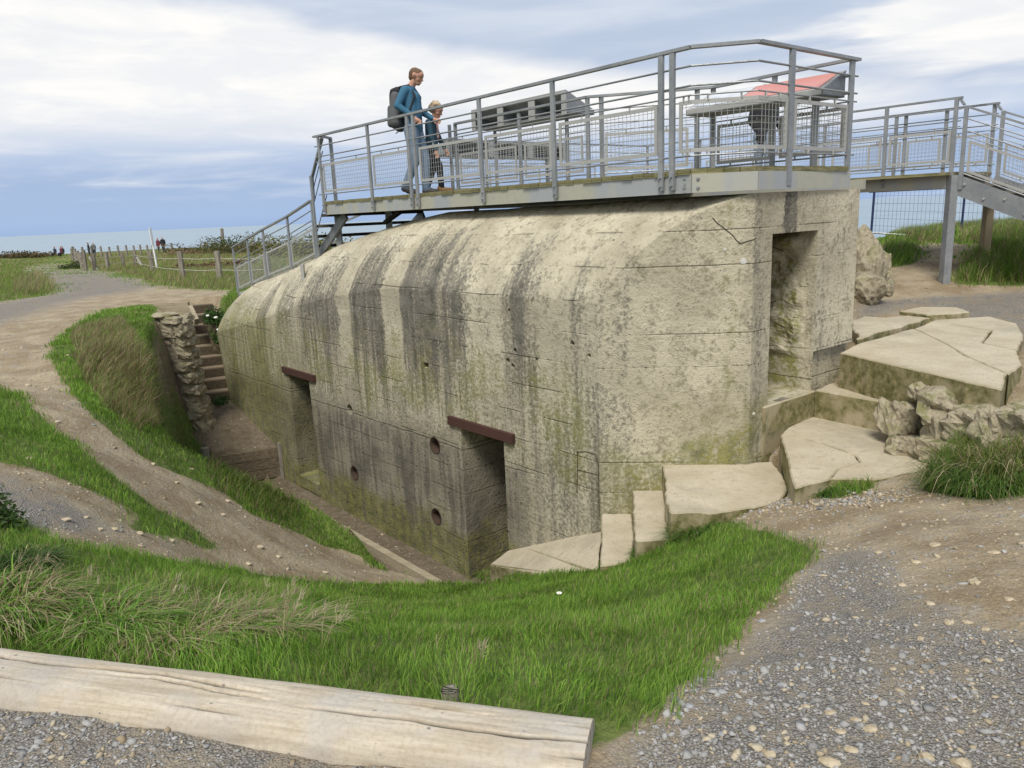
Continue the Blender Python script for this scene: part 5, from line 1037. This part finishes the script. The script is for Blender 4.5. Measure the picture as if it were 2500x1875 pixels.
# cells that carry grass and can be seen
cx = (GX[:-1, :-1]+GX[1:, 1:])/2; cy = (GY[:-1, :-1]+GY[1:, 1:])/2; cz = (GZ[:-1, :-1]+GZ[1:, 1:])/2
area = (GX[:-1, 1:]-GX[:-1, :-1])*(GY[1:, :-1]-GY[:-1, :-1]); slope_ok = np.abs(GZ[1:, 1:]-GZ[:-1, :-1]) < 1.0
mg = (MGs[:-1, :-1]+MGs[1:, 1:]+MGs[1:, :-1]+MGs[:-1, 1:])/4; ms = (MSs[:-1, :-1]+MSs[1:, 1:])/2
cpx, cpy, cpd = proj(np.stack([cx, cy, cz], -1)); cpx /= D; cpy /= D
MGw = blur(MG.astype(float), 9); mgw = (MGw[:-1, :-1]+MGw[1:, 1:])/2
invw = (cpd > .6) & (cpx > -120) & (cpx < 2330) & (cpy > 380) & (cpy < 1800) & (cz > -3.3) & (sdpoly(cx, cy, CLIFF) < 1.5) & (cy < 140)
def scatter(dens, mask):
    lam = np.where(mask, dens*area, 0); k = rng.poisson(np.clip(lam, 0, 4000)); j, i = np.nonzero(k); r = np.repeat(np.stack([j, i], 1), k[j, i], 0); n = len(r)
    x = gxs[r[:, 1]]+(gxs[r[:, 1]+1]-gxs[r[:, 1]])*rng.random(n); y = gys[r[:, 0]]+(gys[r[:, 0]+1]-gys[r[:, 0]])*rng.random(n)
    return np.stack([x, y, sample(GZ, x, y)], -1)
LOGA, LOGB = np.array([-2.45, 2.685]), np.array([.185, 2.015])
def on_log(P):
    e = LOGB-LOGA; tt = ((P[:, :2]-LOGA)@e)/(e@e); d = np.hypot(*(P[:, :2]-LOGA-np.clip(tt, 0, 1)[:, None]*e).T); return d < .15
ALLSLAB = [c[0] for c in CARVE]+[RAMP]
ZONES = [  # photo outline, height, dryness, flop, flop direction
 ([(170,1270),(420,1250),(660,1285),(690,1370),(560,1412),(200,1400),(120,1330)], .10, .28, .75, None),
 ([(-60,1330),(700,1400),(1270,1500),(1290,1600),(1200,1560),(600,1480),(-60,1420)], .085, .03, .6, None),
 ([(150,720),(255,690),(345,790),(350,920),(300,930),(225,880),(165,800)], .21, .74, .85, (.75, -.2)),
 ([(440,980),(560,1010),(650,1090),(640,1130),(560,1110),(460,1060)], .17, .30, .7, (.4, -.3)),
 (GRASS[9], .30, .28, .6, (-.1, -.5)), (GRASS[10], .12, .05, .6, None), (GRASS[3], .16, .1, .6, None),
 ([(1345,1175),(1430,1165),(1450,1120),(1530,1102),(1560,1130),(1440,1180),(1350,1200)], .13, .08, .6, None),
 (GRASS[4], .26, .58, .7, (.6, 0)), (GRASS[5], .16, .35, .7, (.5, 0)), ([(40,605),(80,590),(120,615),(110,632),(50,640),(20,630)], .35, .7, .7, (.5, 0)),
 (GRASS[6], .28, .3, .75, (-.4, -.3)), (GRASS[7], .2, .2, .7, None), (GRASS[8], .28, .45, .7, None)]
def make_grass(name, dens, lo, hi, three, label_kind='stuff'):
    m_ = invw & (cpd >= lo) & (cpd < hi)
    fr = np.clip((mgw-.18)*2.2+(fbm(cx*4.5, cy*4.5, 41, 3)-.47)*1.3, 0, 1)*(.55+.45*sstep(.36, .5, fbm(cx*1.7, cy*1.7, 43, 3)))
    P = scatter(dens(cpd)*fr, m_ & (mgw > .12))
    P = P[~on_log(P)]
    for sp in ALLSLAB: P = P[~inpoly(P[:, 0], P[:, 1], sp)]
    n = len(P); x, y, d = proj(P); x /= D; y /= D
    H = .022+.075*fbm(P[:, 0]*2.6, P[:, 1]*2.6, 13, 3)+rng.normal(0, .013, n); dry = .03+.09*(fbm(P[:, 0]*1.1, P[:, 1]*1.1, 17, 3) > .52); flop = np.full(n, .6); fd = np.zeros((n, 2))
    for poly, h, dr_, fl_, fdir in ZONES:
        sdz = sdpoly(x, y, poly)/np.clip(60/np.maximum(d, 1), 2, 22); ins = rng.random(n) < sstep(1.2, -1.6, sdz+3*(fbm(P[:, 0]*4, P[:, 1]*4, 37, 3)-.47))
        edge = np.clip(.5-sdz[ins]*.4, .25, 1); H[ins] = H[ins]*(1-edge)+h*rng.uniform(.55, 1.2, ins.sum())*edge
        dry[ins] = dr_; flop[ins] = fl_
        if fdir: fd[ins] = fdir
    H = np.clip(H, .03, .5)*np.where(d > 25, 1.15, 1); Wd = np.maximum(.0034, d*.00075)*rng.uniform(.7, 1.3, n)
    tw = 2*math.pi*fbm(P[:, 0]*3.1, P[:, 1]*3.1, 23, 2)*2.3; b = np.stack([np.cos(tw)*.5+.25, np.sin(tw)*.5-.1], -1)+rng.normal(0, .42, (n, 2))+fd*1.4
    b = b+rng.normal(0, .35, (n, 2)); bn = np.linalg.norm(b, axis=1, keepdims=True); b = b/np.maximum(bn, .6)*(H*flop*rng.uniform(.5, 1.15, n))[:, None]
    isd = rng.random(n) < dry; u_ = rng.random((n, 1)); patch = fbm(P[:, 0]*1.6, P[:, 1]*1.6, 29, 3)[:, None]
    g = np.array([.078, .170, .024])*(1-u_)+np.array([.25, .405, .065])*u_; g = g*(.64+.85*patch); g += (rng.random((n, 1)) < .12)*np.array([.09, .08, .02])
    u2 = rng.random((n, 1)); dc = np.array([.20, .145, .075])*(1-u2)+np.array([.46, .39, .23])*u2
    col = np.where(isd[:, None], dc, g)
    print(name, n)
    return struct(blades(name, P, H, Wd, b, col, three), 'stuff')
make_grass('grass', lambda d: np.where(d < 3.2, 9500, np.where(d < 4.5, 7600, 6000)), .5, 7.0, True)
make_grass('grass', lambda d: np.where(d < 10, 3600, 2000), 7.0, 17, True)
make_grass('grass', lambda d: np.where(d < 24, 420, np.where(d < 36, 230, np.where(d < 60, 60, 14))), 17, 140, False)
# long stalks with pale seed heads near the sleeper
sp = []
for (x, y, k, h) in [(640, 1390, 6, .24), (615, 1350, 4, .28), (690, 1370, 5, .22), (200, 1300, 3, .2), (560, 1290, 3, .26), (1010, 1435, 3, .16), (345, 1340, 4, .22), (60, 1290, 4, .2)]:
    for _ in range(k):
        p = onz((x+random.uniform(-25, 25))*D, (y+40+random.uniform(-12, 12))*D, -.1); p[2] = gz(p[0], p[1]); sp.append((p, h*random.uniform(.8, 1.2)))
P_ = np.array([a for a, b in sp]); H_ = np.array([b for a, b in sp]); n = len(P_); bd_ = np.stack([rng.uniform(.1, .7, n), rng.uniform(-.3, .3, n)], -1)*H_[:, None]
so_ = blades('seed_stalks', P_, H_, np.full(n, .004), bd_, np.tile([.42, .36, .2], (n, 1))); struct(so_, 'stuff')
tips = P_.copy(); tips[:, :2] += bd_*.8; tips[:, 2] += np.sqrt(np.clip(H_**2-np.linalg.norm(bd_, axis=1)**2, (H_*.25)**2, None))*.86
rep = 9; T_ = np.repeat(tips, rep, 0)+rng.normal(0, .004, (n*rep, 3)); struct(blades('seed_heads', T_, rng.uniform(.03, .055, n*rep), np.full(n*rep, .0035), np.repeat(bd_, rep, 0)*.18+rng.normal(0, .012, (n*rep, 2)), np.tile([.52, .45, .30], (n*rep, 1))), 'stuff')
# arching tussocks
def tussock(x, y, zg, n, R, H, dry, label, green=((.07, .17, .022), (.23, .39, .06)), lift=0.):
    n = int(n*1.7)
    p = onz(x*D, y*D, zg)
    for _ in range(6): p = onz(x*D, y*D, gz(p[0], p[1]))
    p[2] = gz(p[0], p[1]); ns = 5; a = rng.uniform(0, 2*math.pi, n); r0 = np.sqrt(rng.random(n))*R*.75; L = rng.uniform(.55, 1.15, n); a2 = a+rng.normal(0, 1.1, n); n_fill = 0; wdt = rng.uniform(.0014, .0030, n)*(1+.12*np.linalg.norm(p-EYE))
    bx, by = r0*np.cos(a), r0*np.sin(a); tt = np.linspace(0, 1, ns); V_ = np.zeros((n, ns, 2, 3)); Rr = R*L*rng.uniform(.2, 1.1, n); Hh = H*L*rng.uniform(.45, 1.1, n); dro = rng.uniform(.5, 1.25, n); bz = sample(GZ, p[0]+bx, p[1]+by)-p[2]
    for k_, t_ in enumerate(tt):
        cx_ = bx+np.cos(a2)*Rr*t_**1.4+.03*t_; cy_ = by+np.sin(a2)*Rr*t_**1.4; cz_ = bz+Hh*(t_*2-t_*t_*(1+dro*.8))+lift*t_; w_ = wdt*(1-t_*.85)
        for m_i, sg_ in enumerate((-1, 1)): V_[:, k_, m_i] = np.stack([cx_-np.sin(a2)*w_*sg_, cy_+np.cos(a2)*w_*sg_, cz_], -1)
    idx = np.arange(n*ns*2).reshape(n, ns, 2); f = np.stack([idx[:, :-1, 0], idx[:, :-1, 1], idx[:, 1:, 1], idx[:, 1:, 0]], -1).reshape(-1, 4)
    me = bpy.data.meshes.new('grass_tussock'); me.from_pydata(V_.reshape(-1, 3).tolist(), [], f.tolist()); u_ = rng.random((n, 1)); isd = rng.random((n, 1)) < dry
    col = np.where(isd, np.array([.22, .16, .085])*(1-u_)+np.array([.50, .42, .26])*u_, np.array(green[0])*(1-u_)+np.array(green[1])*u_)
    at = me.color_attributes.new('tint', 'FLOAT_COLOR', 'POINT'); at.data.foreach_set('color', np.repeat(np.c_[col, np.ones(n)], ns*2, 0).astype(np.float32).ravel()); me.materials.append(GRASSM); me.shade_smooth()
    o = link(bpy.data.objects.new('grass_tussock', me)); o.location = tuple(p); return tag(o, label, 'tussock')
tussock(245, 1350, -.05, 800, .25, .14, .30, 'green grass tussock left of the straw coloured ones behind the sleeper')
tussock(400, 1370, -.2, 800, .28, .11, .70, 'straw coloured grass tussock in the middle of the foreground bank')
tussock(560, 1365, -.3, 800, .29, .14, .45, 'half dry arching grass tussock right of the straw coloured one')
tussock(20, 1320, 0, 700, .28, .16, .5, 'half dry tussock cut by the left edge of the picture')
tussock(60, 1225, .0, 500, .15, .13, .12, 'dark green tussock below the nettle clump', ((.03, .07, .015), (.08, .15, .03)))
tussock(1395, 1192, -1.3, 600, .17, .12, .06, 'small green tuft at the foot of the narrow steps', ((.04, .10, .015), (.12, .21, .035)))
tussock(1500, 1150, -1.1, 800, .26, .15, .10, 'green tuft spilling below the large landing', ((.04, .10, .015), (.13, .22, .035)))
tussock(1780, 1062, -.66, 700, .22, .12, .06, 'green tuft growing in front of the cracked landing', ((.04, .10, .015), (.12, .21, .035)))
tussock(2080, 1050, -.5, 900, .34, .34, .12, 'tall green tussock in front of the rubble heap', ((.035, .085, .015), (.13, .20, .035)))
tussock(2170, 1040, -.4, 900, .38, .42, .30, 'tallest reddish green tussock at the right edge', ((.05, .09, .015), (.17, .18, .04)))
tussock(2130, 1065, -.4, 700, .3, .26, .08, 'low green tussock at the front of the right hand clump', ((.035, .085, .015), (.12, .20, .035)))
tussock(1048, 1245, -2.2, 350, .14, .12, .35, 'small dry tuft at the foot of the ramp slab')
# leafy bushes
def leaf_cloud(c, r, n, size, colA, colB, name, parent, flat=.0):
    """leaf-sized faces through a lumpy volume"""
    k = 9; cen = rng.normal(0, .42, (k, 3))*r; cen[:, 2] = np.abs(cen[:, 2]); idx = rng.integers(0, k, n); d = rng.normal(size=(n, 3)); d /= np.linalg.norm(d, axis=1, keepdims=True)
    rad = np.array(r)*.55; P = cen[idx]+d*rad*rng.uniform(.55, 1.05, (n, 1)); P[:, 2] = np.clip(P[:, 2], 0, None)
    a = rng.normal(size=(n, 3)); a[:, 2] *= .6; a /= np.linalg.norm(a, axis=1, keepdims=True); b = np.cross(a, d+rng.normal(0, .4, (n, 3))); b /= np.linalg.norm(b, axis=1, keepdims=True)
    s_ = size*rng.uniform(.6, 1.3, (n, 1)); V_ = np.stack([P-a*s_, P+b*s_*.45, P+a*s_, P-b*s_*.45], 1).reshape(-1, 3)+np.asarray(c)
    me = bpy.data.meshes.new(name); me.from_pydata(V_.tolist(), [], np.arange(n*4).reshape(n, 4).tolist()); u_ = rng.random((n, 1)); col = np.array(colA)*(1-u_)+np.array(colB)*u_
    at = me.color_attributes.new('tint', 'FLOAT_COLOR', 'POINT'); at.data.foreach_set('color', np.repeat(np.c_[col, np.ones(n)], 4, 0).astype(np.float32).ravel()); me.materials.append(GRASSM)
    o = link(bpy.data.objects.new(name, me)); o.parent = parent; return o
def bush(x, y, Y, r, n, size, cA, cB, label, name='bush', onground=True):
    p = aty(x, y, Y)
    if onground: p[2] = gz(p[0], p[1])
    e = empty(name, p, label, 'bush'); leaf_cloud((0, 0, -.05), r, n, size, cA, cB, 'foliage', e)
    mb = MB()
    for _ in range(5): mb.tube(p-[0, 0, .1], p+np.array([rng.uniform(-.5, .5)*r[0], rng.uniform(-.5, .5)*r[1], r[2]*.7]), .012*max(1, r[2]*2), 5, .005)
    mb.build('stem', dark, e)
DG, HG, BR, YL = (.035, .055, .018), (.10, .12, .035), (.20, .13, .07), (.26, .24, .05)
for x, y, Y, r, n, cA, cB, lab in [
 (1220, 335, 70, (2.0, 2.0, 1.0), 1500, DG, BR, 'brownish green heath bush right of the distant couple'), (1290, 340, 66, (2.4, 2., .6), 1500, BR, (.30, .22, .12), 'low brown heather mound beside the heath bush'),
 (1450, 325, 72, (2.6, 2., 1.1), 1500, BR, HG, 'rounded brown bush below the distant marker'), (1560, 310, 64, (2.6, 2, 1.4), 1800, DG, HG, 'dark green gorse bush on the headland left of the ramp'),
 (1690, 320, 60, (2.2, 2, 1.1), 1500, DG, BR, 'dark bush on the headland seen over the ramp railing'), (1880, 320, 48, (2.2, 1.8, 1.3), 1800, DG, YL, 'gorse bush with yellow flowers behind the mesh panel'), (2060, 330, 44, (2.4, 2, 1.3), 1800, DG, YL, 'yellowish gorse bush behind the upper ramp panel'),
 (40, 372, 100, (5, 3, .55), 1500, DG, BR, 'dark hedge clump at the far left edge of the headland'), (170, 375, 105, (4.5, 3, .45), 1500, DG, BR, 'low dark bushes left of the seated figures'), (260, 380, 108, (3, 2, .3), 900, DG, BR, 'low dark scrub just left of the seated figures'),
 (1330, 440, 38, (1.0, .6, .3), 700, BR, (.12, .08, .05), 'reddish brown dead scrub behind the near fence'), (1540, 450, 36, (1.2, .6, .35), 800, (.10, .06, .035), (.2, .12, .07), 'dark brown dead scrub behind the near fence post'),
 (500, 440, 46, (.9, .6, .35), 600, DG, HG, 'low green shrub at the left end of the fence')]:
    bush(*R3(x, y), Y, r, n, .10 if Y < 80 else .16, cA, cB, lab)
bush(*q(8, 1190), 4.2, (.16, .2, .26), 900, .022, (.025, .045, .015), (.07, .13, .03), 'dark leafy nettle clump at the left edge', 'nettle_clump')
EARTH = mat('earth_bank', lambda t, p: (t.put(p, 'Base Color', t.mix(t.mapr(t.noise(t.pos(), 9, 5, .7), .35, .65), (.07, .055, .035), (.16, .13, .075))), t.put(p, 'Normal', t.bump(t.noise(t.pos(), 14, 5, .7), .9, .03))), rough=.95)
pe = aty(*q(480, 735), 16.9); o = rock('earth_bank', pe, (.30, .5, .62), 'dark earth bank overgrown with weeds between the steps and the bunker', 'bank', .6, 610, EARTH, sub=4, rough=.22)
bush(*q(472, 735), 16.2, (.13, .2, .2), 450, .03, (.025, .06, .015), (.08, .16, .03), 'trailing green weeds hanging over the earth bank by the bunker', 'weed_clump', False)
bush(*q(468, 690), 16.5, (.30, .4, .24), 1200, .035, (.025, .06, .015), (.07, .14, .03), 'leafy green weeds between the earth steps and the bunker', 'weed_clump', False)
bush(*q(460, 770), 15.2, (.22, .4, .16), 500, .03, (.02, .05, .012), (.06, .12, .03), 'low green weeds at the foot of the bunker beside the steps', 'weed_clump')
# white umbels among the weeds and one daisy in the lawn
wp = mat('white_petal', None, (.8, .8, .78), .7)
for x, y, Y in [(466, 686, 16.1), (472, 712, 15.9), (449, 682, 16.3)]:
    p = aty(x*D, y*D, Y); mb = MB(); mb.tube(p-[0, 0, .35], p, .006, 5)
    e = empty('white_flower', p-[0, 0, .35], 'small white flower head among the weeds beside the bunker', 'flower', 'white flowers by the earth steps'); mb.build('stalk', mat('stalk', None, (.06, .11, .03), .7), e)
    vs, fs = capsule(p-[.02, 0, 0], .022, p+[.02, 0, .005], .022, 8); mesh_obj('flower_head', [v-loc_of(e) for v in vs], fs, wp, e)
p = onz(1208*D, 1282*D, -.6); 
for _ in range(6): p = onz(1208*D, 1282*D, gz(p[0], p[1])+.09)
e = empty('daisy', p-[0, 0, .09], 'single white daisy in the lawn below the steps', 'flower'); MB().tube(p-[0, 0, .09], p, .002, 5).build('stalk', mat('stalk'), e)
mb = MB()
for k in range(12):
    a_ = 2*math.pi*k/12; d0 = np.array([math.cos(a_), math.sin(a_), .25]); s0 = np.array([-math.sin(a_), math.cos(a_), 0]); mb.add([p+d0*.003-s0*.002, p+d0*.017-s0*.004, p+d0*.019+s0*.004, p+d0*.003+s0*.002], [(0, 1, 2, 3)])
mb.build('petals', wp, e); vs, fs = capsule(p, .005, p+[0, 0, .002], .005, 8); mesh_obj('flower_centre', [v-loc_of(e) for v in vs], fs, mat('daisy_yellow', None, (.6, .4, .03), .6), e)
# ------------------------------------------------------------------ gravel and stones
def stones(name, P, size, cols, flat=.55):
    bm = bmesh.new(); bmesh.ops.create_icosphere(bm, subdivisions=1, radius=1); B = np.array([v.co for v in bm.verts]); Fc = np.array([[v.index for v in f.verts] for f in bm.faces]); bm.free(); n = len(P); nb = len(B)
    vr = [B*(1+rng.normal(0, .33, (nb, 1))) for _ in range(24)]; vi = rng.integers(0, 24, n); X = np.stack(vr)[vi]
    a = rng.uniform(0, 2*math.pi, n); sc = size[:, None]*np.stack([np.ones(n), rng.uniform(.55, .9, n), rng.uniform(.28, .28+flat*.6, n)], -1); X = X*sc[:, None]
    tl = rng.normal(0, .22, n); X[:, :, 2] += X[:, :, 0]*tl[:, None]; ca, sa = np.cos(a)[:, None], np.sin(a)[:, None]
    X = np.stack([X[:, :, 0]*ca-X[:, :, 1]*sa, X[:, :, 0]*sa+X[:, :, 1]*ca, X[:, :, 2]], -1)+P[:, None]
    me = bpy.data.meshes.new(name); me.vertices.add(n*nb); me.vertices.foreach_set('co', X.astype(np.float32).ravel()); L_ = (Fc[None]+(np.arange(n)*nb)[:, None, None]).ravel()
    me.loops.add(len(L_)); me.loops.foreach_set('vertex_index', L_.astype(np.int32)); me.polygons.add(len(L_)//3); me.polygons.foreach_set('loop_start', np.arange(0, len(L_), 3, dtype=np.int32)); me.polygons.foreach_set('loop_total', np.full(len(L_)//3, 3, np.int32)); me.update()
    at = me.color_attributes.new('tint', 'FLOAT_COLOR', 'POINT'); at.data.foreach_set('color', np.repeat(np.c_[cols, np.ones(n)], nb, 0).astype(np.float32).ravel())
    def fn(t, p): c = t.attr('tint'); t.put(p, 'Base Color', t.mix(t.mapr(t.noise(t.pos(), 90, 3), .3, .7, .35, 0), c, t.mix(1, c, (.55, .55, .55), 'MULTIPLY')))
    me.materials.append(mat('stone_tint', fn, rough=.85)); return struct(link(bpy.data.objects.new(name, me)), 'stuff')
def stone_cols(n, tan): 
    u_ = rng.random((n, 1)); g = np.array([.20, .194, .184])*(1-u_)+np.array([.40, .39, .37])*u_; tn = np.array([.30, .235, .15])*(1-u_)+np.array([.50, .43, .31])*u_
    return np.where(rng.random((n, 1)) < tan, tn, g)
ok = invw & (mg < .35) & (cpy < 1760)
pat = .25+1.3*sstep(.36, .58, fbm(cx*1.4, cy*1.4, 61, 4)); P = scatter(pat*np.where(cpd < 3, 2100, np.where(cpd < 5, 1200, 420)), ok & (ms > .25) & (cpd < 12)); P = P[~on_log(P)]
for sp_ in ALLSLAB: P = P[~inpoly(P[:, 0], P[:, 1], sp_)]
n = len(P); sz = np.clip(rng.lognormal(-5.1, .46, n), .003, .024); P[:, 2] += sz*.15; stones('gravel', P, sz, stone_cols(n, .17)); print('gravel', n)
P = scatter(np.where(cpd < 6, 330, 130), ok & (ms <= .4) & (cpd < 15)); P = P[~on_log(P)]
for sp_ in ALLSLAB: P = P[~inpoly(P[:, 0], P[:, 1], sp_)]
n = len(P); sz = np.clip(rng.lognormal(-5.0, .55, n), .003, .03); P[:, 2] += sz*.0; stones('loose_stones', P, sz, stone_cols(n, .72)); print('dirt stones', n)
# chips gathered at the foot of the landing
Pq = [onz((1700+rng.normal(0, 60))*D, (1085+rng.normal(0, 16))*D, -.8) for _ in range(420)]+[onz((1860+rng.normal(0, 70))*D, (1075+rng.normal(0, 14))*D, -.6) for _ in range(420)]
P = np.array(Pq); P[:, 2] = sample(GZ, P[:, 0], P[:, 1])
for sp_ in ALLSLAB: P = P[~inpoly(P[:, 0], P[:, 1], sp_)]
n = len(P); sz = np.clip(rng.lognormal(-4.4, .4, n), .006, .035); P[:, 2] += sz*.2; stones('stone_chips', P, sz, stone_cols(n, .6))
# larger stones one can pick out
def stone_m(nm, a, b): return mat(nm, lambda t, p: (t.put(p, 'Base Color', t.mix(t.mapr(t.noise(t.obj(), 26, 4, .65), .3, .7), a, b)), t.put(p, 'Normal', t.bump(t.noise(t.obj(), 60, 4), .4, .005))), rough=.9)
TAN, GRY = stone_m('tan_stone', (.30, .235, .145), (.50, .43, .31)), stone_m('grey_stone', (.22, .222, .226), (.40, .40, .40))
def put_stone(x, y, wpx, m, label, group=None, hgt=.5, seed=0):
    p = onz(x*D, y*D, 0)
    for _ in range(8): p = onz(x*D, y*D, gz(p[0], p[1])+.01)
    d = (p-EYE)@cf; w = wpx*D/F*d/2*.86; o = bm_obj('stone', rock_bm((w, w*.72, w*hgt), .30, 2, seed), m, None, False); o.location = (p[0], p[1], gz(p[0], p[1])+w*hgt*.05); o.rotation_euler = (0, 0, rng.uniform(-.6, .6)); return tag(o, label, 'stone', group)
put_stone(2000, 1632, 55, TAN, 'large brownish stone at the bottom edge right of the sleeper', seed=501, hgt=.6)
put_stone(2078, 1645, 60, TAN, 'large yellow stone in the bottom right corner, right of the brownish one', seed=502, hgt=.6)
put_stone(1663, 1625, 36, TAN, 'rounded tan stone alone on the gravel near the bottom edge', seed=503, hgt=.7)
put_stone(1720, 1442, 19, TAN, 'small round orange pebble alone on the grey gravel', seed=504, hgt=.8)
i = 510
for (x, y, w) in [(1795,1535,34),(1850,1550,34),(1815,1576,36),(1880,1570,48),(1840,1615,40),(1790,1640,60),(1740,1520,26),(1870,1515,22),(1700,1600,20),(2010,1300,30),(2050,1340,34),(2090,1340,30),(2130,1355,28),(1990,1375,26),(2110,1255,36),(2020,1175,36),(1950,1260,26),(2150,1190,34),(1900,1190,26),(1980,1210,28),(2180,1290,28),(1780,1240,24),(1850,1330,20),(2160,1420,24),(2040,1430,22),(1930,1440,20)]:
    put_stone(x, y, w, TAN, 'flat pale tan stone lying loose on the right hand track', 'tan stones on the right hand track', .4, i); i += 1
for (x, y, w) in [(1645,1338,28),(1690,1475,30),(1712,1355,22),(1560,1490,26),(1620,1510,22),(1800,1420,24),(1890,1500,22),(1950,1530,26),(2060,1500,24),(2130,1540,28),(1560,1580,24),(1490,1520,26),(1470,1535,22)]:
    put_stone(x, y, w, GRY, 'angular grey stone lying loose on the right hand gravel', 'grey stones on the right hand gravel', .45, i); i += 1
for (x, y, w) in [(60,980,26),(140,1120,30),(185,1115,22),(300,1150,28),(215,1140,20),(245,1140,24),(370,1165,24),(410,1012,20),(425,1085,26),(490,1080,22),(480,1110,18),(380,1040,18),(330,1000,18),(560,1180,26),(600,1200,22),(535,1215,24),(700,1230,20),(120,900,22),(100,840,18),(150,790,18),(60,830,20)]:
    put_stone(x, y, w, TAN, 'pale stone half sunk in the worn earth path', 'stones in the worn left hand path', .4, i); i += 1
